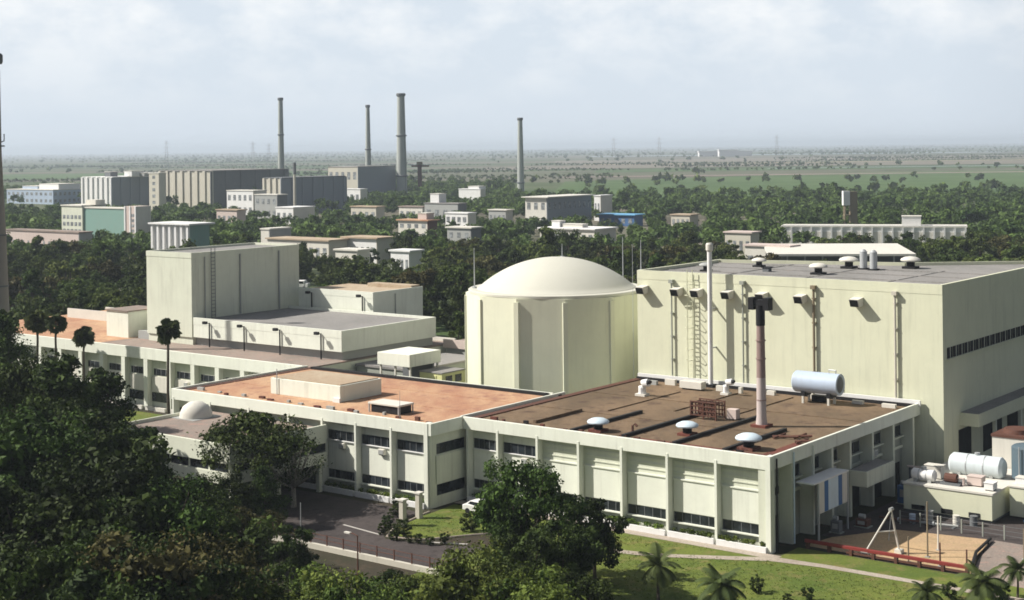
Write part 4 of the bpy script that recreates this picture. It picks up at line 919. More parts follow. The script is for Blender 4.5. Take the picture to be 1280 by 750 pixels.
part('roof_house', B(-w_ - 4, -w_ + 3, 4, 9, z_ + 0.802, z_ + 3.0, flip=1), 'offwhite', t)
part('stair_tower', B(0.003, 7.4, -1.0, 7, 0, z_ + 0.8, flip=1), 'pinkish', t)
part('tower_side', B(7.403, 7.6, -0.99, 7, 0, z_ + 0.79, flip=1), 'offwhite', t)
for a in (0.0, 3.4, 7.0): part('rib', B(a + 0.02, a + 0.8, -1.3, -1.003, 0, z_ + 0.8, flip=1), 'white', t)
for j in range(6): part('window', B(4.6, 6.4, -1.06, -0.99, 1.2 + 2.2*j, 2.4 + 2.2*j, flip=1), 'far_glass', t)
bg('long_shed', 'long low pinkish grey flat roofed shed in front of the teal building', 'building', 6, 98, 106, 290, 560, 'pinkish', 'grey', 'pink_roof', front=(14, 1), keep=(8, 100, 287, 295.25), win=(0.3, 0.3))
bg('pavilion', 'white pillared pavilion with overhanging flat roof above the dark trees', 'building', 191, 236, 260, 279.5, 480, 'white', 'teal', 'white', ribs=6, over=1.3, keep=(186, 262, 277, 292.95))
bg('garage_row', 'long low cream garage row with flat roof behind the podium', 'building', 333, 410, 432, 300, 520, 'offwhite', 'tan', 'tan_roof', front=(9, 1), keep=(336, 428, 297, 304.7), over=0.6)
bg('brick_school', 'cream house with reddish flat roof right of the garage row', 'building', 428, 470, 490, 297, 520, 'white', 'tan', 'tan_roof', front=(6, 1), keep=(428, 482, 296, 303.15), win=(0.45, 0.35), over=0.8)
bg('grey_cabin', 'small grey cube cabin right behind the tower block', 'building', 325, 336, 362, 285.5, 560, 'offwhite', 'grey', 'offwhite', keep=(325, 361, 284, 291.15))
bg('terrace_house', 'cream house with terracotta roof band beside a dark doorway', 'building', 497, 534, 545, 275, 650, 'offwhite', 'rust', 'terracotta', front=(4, 2), keep=(497, 538, 272, 280.8), over=0.8, boxes=((0.55, 0.4, 5, 5, 2.6, 'pinkish'),))
bg('villa', 'white square villa between the terracotta roofed house and the domed building', 'building', 556, 584, 589, 266, 680, 'white', 'offwhite', 'white', front=(4, 2), keep=(556, 586, 262, 270.8), win=(0.6, 0.5))
bg('grey_house', 'grey low roofed house behind the white square villa', 'building', 530, 572, 582, 254, 780, 'grey', 'dark_grey', 'grey_roof', front=(4, 1), keep=(530, 572, 250, 255.5), boxes=((0.1, 0.3, 6, 6, 4.5, 'white'),))
bg('dark_villa', 'weathered two storey villa with dark window openings amid trees', 'building', 558, 588, 592, 284, 560, 'grey', 'dark_grey', 'offwhite', front=(3, 2), keep=(560, 588, 283, 291.8), win=(0.42, 0.42), over=0.6)
bg('white_hall', 'distant white angular hall right of the thickest chimney', 'building', 573, 600, 606, 236, 1080, 'white', 'offwhite', 'white', keep=(573, 600, 233, 243), boxes=((0.4, 0.2, 10, 8, 1.6, 'white'),))
bg('college_block', 'two storey block with flat white roof and dark long side', 'building', 656, 683, 738, 246, 720, 'offwhite', 'blue_grey_shade', 'offwhite', front=(3, 2), right=(9, 2), keep=(650, 735, 244, 258.3), over=1.4)
bg('water_house', 'tiny white roof house right of the dark sided block', 'building', 742, 750, 764, 244, 800, 'white', 'offwhite', 'white', front=(2, 1), keep=(742, 764, 242, 247.5))
bg('blue_canopy', 'low building under a bright blue sheet roof among trees', 'building', 748, 792, 802, 268, 740, 'blue', 'blue', 'blue_roof', front=(5, 1), keep=(748, 800, 265, 272.7), over=1.0)
bg('flat_pavilion', 'long low white flat roofed pavilion in trees beyond the dome', 'building', 674, 742, 768, 286, 600, 'offwhite', 'offwhite', 'white', front=(8, 1), keep=(674, 762, 279, 287.25), over=0.8, boxes=((0.12, 0.25, 4, 4, 2.4, 'white'), (0.3, 0.3, 10, 4, 1.2, 'offwhite')))
t, w_, d_, z_ = bg('white_terrace', 'long white single storey row with wide framed bays and a small box on its roof', 'building', 976, 1207, 1243, 283, 560, 'white', 'blue_grey_shade', 'offwhite', rot=R(-16), depth=13, pane='offwhite', front=(18, 1), keep=(1108, 1206, 281, 293.65), win=(0.78, 0.62), boxes=((0.66, 0.3, 7, 6, 3.4, 'white'),), parapet=0.3)
for i in range(19): part('pier', B(-w_ + w_*i/18 - 0.3, -w_ + w_*i/18 + 0.3, -0.45, -0.063, 0, z_ - 0.502, flip=1), 'white', t)
KEEP += [(976, 1008, 280, 305, 560), (1040, 1108, 281, 288, 560), (1128, 1152, 269, 282, 560)]
X, Y, _z = point_at(1010, 318, 412)
mk_ = thing_w('market_roof', 'large open sided pale roofed shed right behind the grey roof of the big block', 'shed', X, Y, 0, R(-8))
part('roof', B(-11, 29, 0, 44, 9.0, 9.6, flip=1), 'offwhite', mk_)
for i in range(9): part('post', B(-10.6 + 4.8*i, -10.2 + 4.8*i, 0.4, 0.8, 0, 8.998, flip=1), 'grey', mk_)
part('back_wall', B(-10.8, 28.8, 24, 24.4, 0, 8.997, flip=1), 'dark_grey', mk_)
for i in range(5): FOOT += [(X - 8 + 9*i, Y + 6, 9), (X - 6 + 9*i, Y + 22, 9), (X - 4 + 9*i, Y + 38, 9)]
KEEP.append((995, 1150, 305, 330, 412))
X, Y, _z = point_at(1063, 277, 640)
wt = thing_w('water_tower', 'slender water tower with white tank on brown legs above the far trees', 'water tower', X, Y)
part('tank', B(-3.2, -0.4, -1.5, 1.5, 13.5, 19.6, flip=1), 'white', wt); part('stair_shaft', B(-0.3, 2.8, -1.4, 1.4, 6, 19.4, flip=1), 'brown_pipe', wt)
for a in (-2.9, 2.5):
    for b_ in (-1.2, 1.2): part('leg', MB(1).tube([(a, b_, 0), (a*0.8, b_, 13.6)], 0.35, 6), 'brown_pipe', wt)
for z in (4.5, 9): part('brace', B(-2.8, 2.4, -1.3, 1.3, z, z + 0.5, flip=1), 'brown_pipe', wt)
KEEP.append((1053, 1073, 236, 276, 640))
for i, (xl, xc, xr, yt, D, w, rf, lb) in enumerate(((418, 446, 452, 312, 470, 'offwhite', 'offwhite', 'small flat roofed cottage in the trees below the garage row'), (487, 511, 516, 313, 460, 'white', 'white', 'small white roofed cottage in the trees left of the dome'),
    (438, 470, 480, 258, 800, 'tan', 'tan_roof', 'tan cottage in the trees right of the grey ribbed hall'), (498, 528, 536, 258, 820, 'offwhite', 'pink_roof', 'pinkish roofed cottage beyond the terracotta roofed house'), (610, 632, 640, 262, 760, 'grey', 'offwhite', 'grey cottage beyond the dome left of the dark sided block'),
    (838, 862, 872, 268, 720, 'tan', 'tan_roof', 'tan cottage in the wood right of the blue sheet roof'), (905, 938, 948, 290, 520, 'tan', 'pinkish', 'pinkish cottage in the wood behind the white pipe'), (270, 296, 306, 262, 760, 'pinkish', 'tan_roof', 'pinkish cottage in the trees between pavilion and grey store'), (930, 985, 992, 307, 440, 'offwhite', 'pinkish', 'long low roof just beyond the white pipe'))):
    bg('cottage', lb, 'cottage', xl, xc, xr, yt, D, w, None, rf, front=(4, 1), keep=(xl, xr, yt - 1, yt + 5), over=0.5)
# chimneys
def chimney(x, ytop, D, r0, r1, label, rings=(), mat='chimney', band=None):
    X, Y, z = point_at(x, ytop, D)
    t = thing_w('chimney', label, 'chimney', X, Y, 0, 0, 'tall concrete chimneys on the skyline')
    m = MB(1); m.smooth = True; m.lathe(0, 0, [(r0, 0), (r0*0.62 + r1*0.38, z*0.42), (r1, z - 2.6)], 24); part('shaft', m, mat, t)
    m = MB(1); m.lathe(0, 0, [(r1*1.05, z - 2.597), (r1*1.28, z - 2.0), (r1*1.28, z - 0.5), (r1*1.08, z)], 24); part('cap', m, 'dark_grey', t)
    for f in rings:
        r = r0 + (r1 - r0)*f; m = MB(1); m.lathe(0, 0, [(r*1.02, z*f - 0.8), (r*1.25, z*f - 0.3), (r*1.25, z*f + 0.3), (r*1.02, z*f + 0.6)], 24); part('gallery', m, 'dark_grey', t)
    part('ladder', MB(1).tube([(r0*0.8, -r0*0.75, 0), (r1*0.8, -r1*0.8, z - 3)], 0.22, 4), 'dark_grey', t)
    FOOT.append((X, Y, r0 + 6)); return X, Y, z
chimney(350.5, 122, 1320, 3.1, 2.0, 'slim tall chimney rising behind the grey ribbed hall', (0.62,))
chimney(459.5, 131, 1330, 3.0, 1.7, 'slim chimney behind the cream fronted block', (0.5,))
chimney(501, 116.5, 1180, 4.4, 2.9, 'thickest and tallest chimney with a gallery at mid height', (0.60, 0.22))
chimney(650, 147, 1350, 3.2, 2.1, 'lone chimney standing apart right of the others', (0.12,))
KEEP += [(494, 509, 100, 236, 1180), (645, 657, 100, 232, 1350)]
X, Y, z = point_at(368, 203, 880)
t = thing_w('flue_pipe', 'thin dark topped flue pipe in front of the grey ribbed hall', 'flue pipe', X, Y)
part('pipe', MB(1).tube([(0, 0, 0), (0, 0, z - 7)], [0.9, 0.75], 8), 'tan', t); part('collar', MB(1).tube([(0, 0, z - 7), (0, 0, z)], [1.0, 0.9], 8), 'dark_grey', t)
KEEP.append((365, 371, 200, 258, 880))
X, Y, z = point_at(524.5, 206, 1190)
t = thing_w('brown_tank_tower', 'brown slim tank tower with a side arm right of the thickest chimney', 'tank tower', X, Y)
part('shaft', B(-1.6, 1.6, -1.6, 1.6, 0, z, flip=1), 'rust', t); part('arm', B(-6.5, 7.5, -1, 1, z - 1.6, z - 0.3, flip=1), 'rust', t); part('tank', B(-2.3, 2.3, -2.3, 2.3, z + 0.003, z + 2.4, flip=1), 'brown_pipe', t)
def pylon(x, ytop, D, label):
    X, Y, z = point_at(x, ytop, D)
    t = thing_w('transmission_tower', label, 'pylon', X, Y, 0, 0, 'faint pylons on the horizon')
    for a in (-1, 1):
        for b_ in (-1, 1): part('leg', MB(1).tube([(a*4, b_*4, 0), (a*0.7, b_*0.7, z)], 0.2, 4), 'steel', t)
    for f in (0.62, 0.78, 0.92): part('crossarm', MB(1).tube([(-6, 0, z*f), (6, 0, z*f)], 0.22, 4), 'steel', t)
    for f in (0.2, 0.4, 0.55, 0.7):
        r_ = 4 - 3.3*f; part('brace', MB(1).tube([(-r_, -r_, z*f), (r_, -r_, z*f), (r_, r_, z*f), (-r_, r_, z*f), (-r_, -r_, z*f)], 0.12, 4), 'steel', t)
for x, yt, lb in ((208, 176, 'faint pylon on the horizon above the tan hall'), (316, 177, 'faint pylon left of the slim chimney'), (336, 179, 'faint pylon closest to the slim chimney'), (767, 172, 'faint pylon on the horizon right of the lone chimney'), (824, 171, 'faint pylon on the horizon above the dome side of the plain'), (971, 169, 'faint pylon on the horizon beyond the white sheds')):
    pylon(x, yt, 3000, lb)
for i, (x0, x1, y, D, lb) in enumerate(((874, 900, 189.0, 5200, 'left of the three white sheds on the far plain'), (899, 922, 187.0, 5100, 'middle white shed on the far plain'), (918, 940, 188.5, 5300, 'right of the three white sheds on the far plain'))):
    X, Y, z = point_at(x0, y, D); X2 = point_at(x1, y, D)[0]
    t = thing_w('white_warehouse', lb, 'warehouse', X, Y, 0, 0, 'white sheds on the far plain'); part('wall', B(0, X2 - X, 0, 40, 0, z - 3, flip=1), 'white', t); part('roof', B(-2, X2 - X + 2, -2, 42, z - 2.99, z, flip=1), 'white', t)
# white van behind the podium
X, Y = ground_at(374, 361); vn = thing_w('parked_van', 'white van parked under trees between the tower and the box building', 'van', X, Y, 0, R(-15))
part('body', B(-2.9, 2.1, -1, 1, 0.5, 2.5, flip=1), 'white', vn, bevel=0.15); part('cab', B(2.103, 3.1, -0.95, 0.95, 0.5, 1.7, flip=1), 'white', vn, bevel=0.12)
part('window', B(-2.3, 1.7, -1.02, -0.99, 1.6, 2.2, flip=1), 'glass', vn)
for a in (-1.9, 1.9): part('wheel', MB(1).tube([(a, -1.03, 0.42), (a, -0.8, 0.42)], 0.42, 12), 'black', vn)
KEEP.append((362, 386, 348, 358, 420))
# low red roofed sheds between the wing and the dark wood
for p, q, w, lb in ((176, 75, 24, 'low dark red roofed shed at the left edge of the dark wood'), (150, 70, 16, 'low dark red roofed shed nearer the tower at the dark wood')):
    t = thing('red_shed', lb, 'shed', p, q, 0, 'red roofed sheds before the dark wood')
    part('wall', B(p - w/2, p + w/2, q, q + 7, 0, 3.2), 'dark_grey', t); part('roof', B(p - w/2 - 0.5, p + w/2 + 0.5, q - 0.5, q + 7.5, 3.203, 3.7), 'red', t)
lampX = thing('street_lamp', 'tall lamp pole with white head before the dark wood left of the tower', 'street lamp', 150, 60)
part('pole', MB().tube([(150, 60, 0), (150, 60, 15.5)], [0.16, 0.1], 7), 'steel', lampX); part('lamp_head', B(149.2, 150.8, 59.7, 60.3, 15.5, 15.9), 'white', lampX)

# ================================================================== TREES
def quads_to_mesh(name, P, tint, mat):
    n = len(P); me = bpy.data.meshes.new(name)
    me.vertices.add(n*4); me.vertices.foreach_set('co', P.reshape(-1).astype(np.float32))
    me.loops.add(n*4); me.loops.foreach_set('vertex_index', np.arange(n*4, dtype=np.int32))
    me.polygons.add(n); me.polygons.foreach_set('loop_start', np.arange(0, n*4, 4, dtype=np.int32))
    me.update(calc_edges=True)
    a = me.attributes.new('tint', 'FLOAT', 'FACE'); a.data.foreach_set('value', tint.astype(np.float32))
    me.materials.append(MT[mat]); return me
def leaves(rng, cen, rad, per, size, flat=0.75, up=0.35):
    k = len(cen); n = k*per
    d = rng.normal(size=(n, 3)); d /= np.linalg.norm(d, axis=1, keepdims=True)
    rr = rng.random(n)**0.42
    off = d*rr[:, None]*np.repeat(rad, per)[:, None]; off[:, 2] *= flat
    pos = np.repeat(cen, per, axis=0) + off
    nn = d*0.75 + rng.normal(size=(n, 3))*0.55 + np.array([0, 0, up]); nn /= np.linalg.norm(nn, axis=1, keepdims=True)
    r = rng.normal(size=(n, 3)); t = np.cross(nn, r); t /= np.linalg.norm(t, axis=1, keepdims=True); b = np.cross(nn, t)
    ln = size*np.repeat(0.55 + 0.9*rng.random(k)**1.5, per)[:, None]*(0.6 + 0.9*rng.random(n))[:, None]; wd = ln*(0.45 + 0.25*rng.random(n))[:, None]
    bend = nn*ln*0.18
    P = np.stack([pos - t*ln*0.5 - bend, pos - b*wd*0.5, pos + t*ln*0.5 - bend, pos + b*wd*0.5], axis=1)
    ct = rng.random(k)
    tint = np.clip(0.55*np.repeat(ct, per) + 0.5*rng.random(n) - 0.05, 0, 1)
    return P, tint
def crown_centres(rng, h, r, n, shape):
    out, rad = [], []
    ph = rng.random(6)*6.28
    while len(out) < n:
        v = rng.normal(size=3); v /= np.linalg.norm(v)
        az = math.atan2(v[1], v[0])
        lob = 1 + 0.16*math.sin(2*az + ph[0]) + 0.13*math.sin(3*az + ph[1] + 2*v[2]) + 0.10*math.sin(5*az + ph[2] + 3*v[2])
        u = (0.35 + 0.65*rng.random()**0.5)
        if shape == 'broad':
            c = np.array([v[0]*r*lob*u, v[1]*r*lob*u, h*0.63 + v[2]*h*0.33*u*lob])
            if c[2] < h*0.30: continue
        elif shape == 'umbrella':
            c = np.array([v[0]*r*lob*u, v[1]*r*lob*u, h*0.82 + v[2]*h*0.14*u - 0.18*h*(v[0]**2 + v[1]**2)*u*u])
        elif shape == 'tall':
            zz = rng.random(); rr = r*(1 - 0.72*zz)*lob*rng.random()**0.5
            c = np.array([math.cos(az)*rr, math.sin(az)*rr, h*(0.2 + 0.78*zz)])
        else:
            c = np.array([v[0]*r*lob*u, v[1]*r*lob*u, h*0.5 + v[2]*h*0.47*u*lob])
            if c[2] < 0.1*h: continue
        out.append(c); rad.append((0.16 + 0.16*rng.random())*r if shape != 'tall' else (0.2 + 0.2*rng.random())*r)
    return np.array(out), np.array(rad)
PROTO = {}
def make_tree(key, seed, h, r, nc, per, size, shape='broad', leaf='leaf_mid', bark='bark', limbs=9, trunk=0.28, bare=0.0, parts=True):
    rng = np.random.default_rng(seed)
    cen, rad = crown_centres(rng, h, r, nc, shape)
    P, tint = leaves(rng, cen, rad, per, size)
    crown = quads_to_mesh('crown', P, tint, leaf)
    mb = MB(1); top = h*(0.72 if shape != 'umbrella' else 0.62); lean = rng.normal(size=2)*0.03*h
    fork = h*(0.26 if shape in ('broad', 'round') else 0.5)
    mb.tube([(0, 0, 0), (lean[0]*0.3, lean[1]*0.3, fork*0.6), (lean[0]*0.6, lean[1]*0.6, fork), (lean[0], lean[1], top)], [trunk*1.25, trunk, trunk*0.85, trunk*0.3], 8)
    for i in rng.permutation(len(cen))[:limbs]:
        c = cen[i]; z0 = fork*(0.9 + 0.3*rng.random())
        m_ = c*0.55; m_[2] = z0 + (c[2] - z0)*0.45
        mb.tube([(lean[0]*0.6, lean[1]*0.6, z0), tuple(m_), tuple(c)], [trunk*0.5, trunk*0.32, trunk*0.1], 6)
    tr = mb.mesh('trunk', bark)
    PROTO[key] = (tr, crown, h)
def plant_tree(key, X, Y, height, label, name='tree', group=None, rz=None, squash=1.0, z=0.0):
    tr, cr, h = PROTO[key]
    o = bpy.data.objects.new(name, None); COL.objects.link(o)
    s = height/h; o.location = (X, Y, z); o.scale = (s*squash, s*squash, s); o.rotation_euler = (0, 0, random.random()*6.28 if rz is None else rz)
    tag(o, label, 'tree' if 'palm' not in name and 'shrub' not in name else name.split('_')[-1], group)
    for nm, me in (('trunk', tr), ('crown', cr)):
        c = bpy.data.objects.new(nm, me); COL.objects.link(c); c.parent = o
    return o
make_tree('big1', 11, 13, 6.6, 90, 150, 0.50, 'broad', 'leaf_dark', limbs=16, trunk=0.38)
make_tree('big2', 12, 13, 6.0, 80, 150, 0.46, 'broad', 'leaf_mid', limbs=16, trunk=0.34)
make_tree('big3', 13, 12, 5.6, 75, 150, 0.44, 'round', 'leaf_dark', limbs=14, trunk=0.3)
make_tree('big4', 14, 13, 4.8, 70, 140, 0.42, 'tall', 'leaf_mid', limbs=18, trunk=0.3)
make_tree('bright', 15, 9, 5.6, 85, 150, 0.42, 'round', 'leaf_bright', limbs=12, trunk=0.25)
make_tree('olive', 16, 9, 4.6, 60, 120, 0.40, 'broad', 'leaf_olive', limbs=14, trunk=0.25)
make_tree('flat', 17, 9, 6.4, 80, 140, 0.40, 'umbrella', 'leaf_dark', limbs=20, trunk=0.25)
make_tree('sparse', 18, 9, 4.2, 44, 34, 0.34, 'broad', 'leaf_mid', 'pale_bark', limbs=34, trunk=0.28)
make_tree('round1', 19, 3, 1.5, 40, 90, 0.22, 'round', 'leaf_dark', limbs=5, trunk=0.07)
make_tree('m1', 21, 11, 6.2, 46, 90, 0.74, 'broad', 'leaf_wood_dark', limbs=7, trunk=0.35)
make_tree('m2', 22, 11, 5.4, 42, 90, 0.74, 'broad', 'leaf_wood', limbs=7, trunk=0.32)
make_tree('m3', 23, 11, 5.0, 40, 90, 0.74, 'round', 'leaf_wood_light', limbs=6, trunk=0.3)
make_tree('m4', 24, 12, 4.0, 36, 90, 0.74, 'tall', 'leaf_wood', limbs=8, trunk=0.26)
make_tree('m5', 25, 10, 5.4, 42, 90, 0.74, 'broad', 'leaf_olive', limbs=8, trunk=0.3)
# ---- foreground broadleaf trees: (kind, pixel column, pixel row of the crown top, distance, label)
def top_tree(key, x, yt, D, label, name='tree', group=None, squash=1.0):
    X, Y, z = point_at(x, yt, D); return plant_tree(key, X, Y, z, label, name, group, squash=squash)
FG = [
 ('big4', 4, 396, 215, 'tall dark tree at the left edge beside the tall mast foot'),
 ('big2', 26, 442, 172, 'broad olive green tree below the palms at the far left edge'),
 ('big4', 74, 450, 168, 'big dark tree whose top reaches the low wing roof line under the palms'),
 ('big4', 128, 466, 174, 'rounded tree touching the low wing left of the small lawn'),
 ('big2', 18, 505, 140, 'large tree at the left edge in the second row of the foreground wood'),
 ('big1', 84, 508, 143, 'large dense tree in the middle of the foreground wood'),
 ('big3', 140, 534, 147, 'round crowned tree in front of the small left lawn'),
 ('big4', 190, 566, 150, 'narrow dark tree right of the small left lawn'),
 ('big2', 236, 592, 148, 'broad tree below the dry bare tree by the porch'),
 ('big1', 42, 588, 119, 'wide shaded tree low at the left edge'),
 ('big3', 112, 585, 122, 'wide shaded tree in the lower left foreground'),
 ('big2', 182, 600, 124, 'shaded tree left of the rusty tinted foreground crown'),
 ('big1', 248, 625, 128, 'spreading dark tree left of the young light tree'),
 ('big3', 12, 672, 105, 'nearest dark tree in the bottom left corner'),
 ('big2', 84, 668, 106, 'nearest dark tree second from the bottom left corner'),
 ('olive', 186, 662, 108, 'brownish tinted tree low in the dark foreground wood'),
 ('big1', 150, 690, 103, 'very dark crown at the bottom below the brownish tinted tree'),
 ('big3', 236, 700, 108, 'dark crown at the bottom left of the bright shrubs'),
 ('big2', 300, 706, 112, 'dark crown at the bottom below the young light tree'),
 ('sparse', 243, 540, 172, 'dry half bare tree left of the porch'),
 ('big3', 283, 548, 168, 'dark dense tree hiding the left end of the porch'),
 ('flat', 314, 521, 168, 'flat topped dark tree standing before the porch'),
 ('sparse', 366, 536, 167, 'pale barked open tree at the right corner of the porch'),
 ('big4', 330, 584, 158, 'dark tree under the flat topped tree at the porch corner'),
 ('big3', 286, 592, 156, 'dark rounded tree left of the porch corner below the flat topped tree'),
 ('olive', 312, 634, 142, 'young light leaved tree beside the driveway end'),
 ('big3', 362, 658, 139, 'small dark tree at the near side of the driveway'),
 ('big2', 654, 571, 135, 'tallest tree in front of the finned front wall'),
 ('big4', 632, 640, 130, 'left lower companion of the tallest tree before the front wall'),
 ('big3', 742, 626, 138, 'rounder tree right of the tallest tree before the front wall'),
 ('big1', 700, 640, 129, 'dark spreading tree under the tallest tree at the lawn edge'),
 ('big3', 650, 668, 124, 'dark low crown under the left lower companion tree'),
 ('bright', 596, 690, 117, 'bright green rounded tree at the bottom before the boundary wall'),
 ('bright', 664, 712, 114, 'bright green crown at the bottom right of the rounded bright tree'),
 ('bright', 540, 712, 116, 'yellowish green crown at the bottom left of the rounded bright tree'),
 ('big3', 488, 716, 119, 'darker round crown at the bottom below the boundary wall'),
 ('bright', 426, 716, 113, 'bright leafy crown at the bottom below the lamp post'),
 ('bright', 372, 722, 111, 'bright leafy crown at the bottom left of the lamp post crown'),
 ('big2', 726, 716, 118, 'dark crown in the shade at the bottom of the lawn'),
]
for key, x, yt, D, lb in FG: top_tree(key, x, yt, D, lb, 'broadleaf_tree' if key != 'sparse' else 'dry_tree', squash=0.86 if x in (654, 632, 700, 742, 650, 26) else 1.0)
# ---- palms
def fan_palm_meshes(seed, h, r, nf=64):
    rng = np.random.default_rng(seed); Q, T = [], []
    for i in range(nf):
        d = rng.normal(size=3); d[2] = d[2]*0.9 + 0.25; d /= np.linalg.norm(d)
        c = np.array([0, 0, h]) + d*r*(0.12 + 0.5*rng.random())
        s1 = np.cross(d, rng.normal(size=3)); s1 /= np.linalg.norm(s1)
        for k in range(13):
            a = -1.5 + 3.0*k/12; v = d*math.cos(a) + s1*math.sin(a); L = r*(0.36 + 0.16*rng.random())
            side = np.cross(v, np.cross(d, s1)); side /= np.linalg.norm(side) + 1e-9
            tip = c + v*L + np.array([0, 0, -0.16*L]); w = 0.10*r
            Q.append([c, c + v*L*0.6 - side*w, tip, c + v*L*0.6 + side*w]); T.append(0.2 + 0.6*rng.random())
        base = np.array([0, 0, h - 0.1]); w = np.array([0.03, 0.03, 0]); Q.append([base - w, c - w, c + w, base + w]); T.append(0.5)
    cr = quads_to_mesh('crown', np.array(Q), np.array(T), 'frond')
    mb = MB(1); mb.tube([(0, 0, 0), (0.1, 0, h*0.4), (0.05, 0.1, h*0.8), (0, 0, h)], [0.30, 0.2, 0.18, 0.2], 8)
    return mb.mesh('trunk', 'bark'), cr, h
def feather_palm_meshes(seed, h, L=2.4, nf=18):
    rng = np.random.default_rng(seed); Q, T = [], []
    for i in range(nf):
        az = 2.4*i + 0.3*rng.random(); el = 1.25 - 1.5*(i/nf) + 0.15*rng.random()
        p = np.array([0, 0, h], float); d = np.array([math.cos(az)*math.cos(el), math.sin(az)*math.cos(el), math.sin(el)])
        n = 16; tn = 0.25 + 0.5*rng.random(); sd = np.array([-math.sin(az), math.cos(az), 0])
        for k in range(n):
            q = p + d*L/n; up = np.cross(d, sd)
            if k > 1:
                ll = L*0.34*math.sin(math.pi*(k + 1)/(n + 1.5))**0.7
                for s in (-1, 1):
                    v = sd*s*0.85 + d*0.5 - up*0.0 + np.array([0, 0, -0.35]); v /= np.linalg.norm(v); w = d*L/n*0.62
                    Q.append([p - w, p + v*ll*0.6 - w*0.8, p + v*ll, p + w]); T.append(tn + 0.2*rng.random())
            w = sd*0.02*L*(1 - k/n); Q.append([p - w, q - w, q + w, p + w]); T.append(0.6)
            d = d + np.array([0, 0, -0.115]); d /= np.linalg.norm(d); p = q
    cr = quads_to_mesh('crown', np.array(Q), np.clip(np.array(T), 0, 1), 'frond')
    mb = MB(1); mb.tube([(0, 0, 0), (0.05, 0.03, h*0.5), (0, 0, h)], [0.16, 0.11, 0.10], 8)
    return mb.mesh('trunk', 'bark'), cr, h
PROTO['fan1'] = fan_palm_meshes(31, 13.5, 2.1); PROTO['fan2'] = fan_palm_meshes(32, 13.0, 2.2)
PROTO['feather1'] = feather_palm_meshes(33, 3.0, 2.3); PROTO['feather2'] = feather_palm_meshes(34, 2.6, 2.6, 22)
for key, x, yt, D, lb in (('fan1', 210, 414, 216, 'fan palm standing alone before the tower foot'), ('fan2', 105, 421, 232, 'fan palm between the lone palm and the pair of palms'),
                          ('fan1', 70, 404, 238, 'right palm of the close pair by the low wing'), ('fan2', 46, 402, 240, 'left palm of the close pair by the low wing'), ('fan1', 8, 402, 228, 'fan palm closest to the tall mast')):
    X, Y, z = point_at(x, yt, D); plant_tree(key, X, Y, z, lb, 'fan_palm', 'fan palms before the low wing')
for key, x, y, hh, lb in (('feather1', 823, 752, 3.1, 'young feather palm on the shaded edge of the lawn'), ('feather2', 902, 772, 2.6, 'low feather palm at the bottom of the lawn'), ('feather2', 1228, 768, 2.6, 'larger feather palm at the bottom right'), ('feather1', 1272, 748, 2.4, 'feather palm at the right picture edge'), ('feather1', 1158, 778, 2.4, 'low greyish palm at the bottom near the right')):
    X, Y = ground_at(x, y); plant_tree(key, X, Y, hh, lb, 'feather_palm')
# ---- garden shrubs
for x, y, hh, lb in ((945, 741, 1.5, 'dark round shrub alone on the lawn'), (504, 672, 2.0, 'tallest dark shrub on the lawn island'), (480, 668, 1.3, 'shrub beside the near gate pillar'), (492, 676, 1.1, 'small shrub at the point of the lawn island'), (523, 680, 1.1, 'low shrub at the kerb of the lawn island'),
                    (556, 680, 1.2, 'shrub on the right corner of the lawn island'), (497, 646, 2.0, 'leafy shrub beside the far gate pillar'), (589, 665, 2.1, 'dark shrub beside the parked car'), (1010, 752, 1.3, 'shrub at the bottom edge of the right lawn'), (1188, 750, 1.6, 'shrub left of the larger feather palm'), (1250, 752, 1.8, 'shrub between the two right feather palms'), (985, 756, 1.0, 'low shrub at the bottom of the right lawn'),
                    (484, 660, 1.5, 'leafy shrub between the two gate pillars on the lawn island'), (511, 679, 0.9, 'lowest shrub at the kerb near the tallest dark shrub'), (537, 682, 1.0, 'small shrub midway along the kerb of the lawn island'),
                    (340, 655, 1.8, 'shrub under the pale barked tree')):
    X, Y = ground_at(x, y); o = plant_tree('round1', X, Y, hh, lb, 'garden_shrub'); o['category'] = 'shrub'
# clipped planting behind the plinth, one strip per bay
rngh = np.random.default_rng(5)
def hedge(a0, a1, q, label):
    k = 26; cen = np.stack([-(a0 + (a1 - a0)*rngh.random(k)), np.full(k, q) + 0.1*rngh.normal(size=k), 0.75 + 0.15*rngh.random(k)], 1)
    P, t = leaves(rngh, cen - np.array([-(a0 + a1)/2, q, 0]), np.full(k, 0.34), 40, 0.2)
    o = bpy.data.objects.new('hedge', quads_to_mesh('hedge', P, t, 'leaf_bright')); COL.objects.link(o)
    x, y = world((a0 + a1)/2, q); o.location = (x, y, 0.0); o.rotation_euler = (0, 0, PHI); tag(o, label, 'hedge', 'low hedges under the front windows')
ordn = ('nearest the right corner', 'second from the right corner', 'third from the right corner', 'fourth from the right corner', 'fifth from the right corner', 'sixth from the right corner', 'in the last bay before the step')
for i in range(7): hedge(FIN2[i] + 0.4, FIN2[i + 1] - 0.4, 0.2, 'low green hedge under the brown roofed front, ' + ordn[i])
for i in range(3): hedge(FIN1[i] + 0.4, FIN1[i + 1] - 0.4, -5.3, ('low green hedge beside the step under the terracotta roofed front', 'low green hedge in the middle bay under the terracotta roofed front', 'low green hedge nearest the porch under the terracotta roofed front')[i])

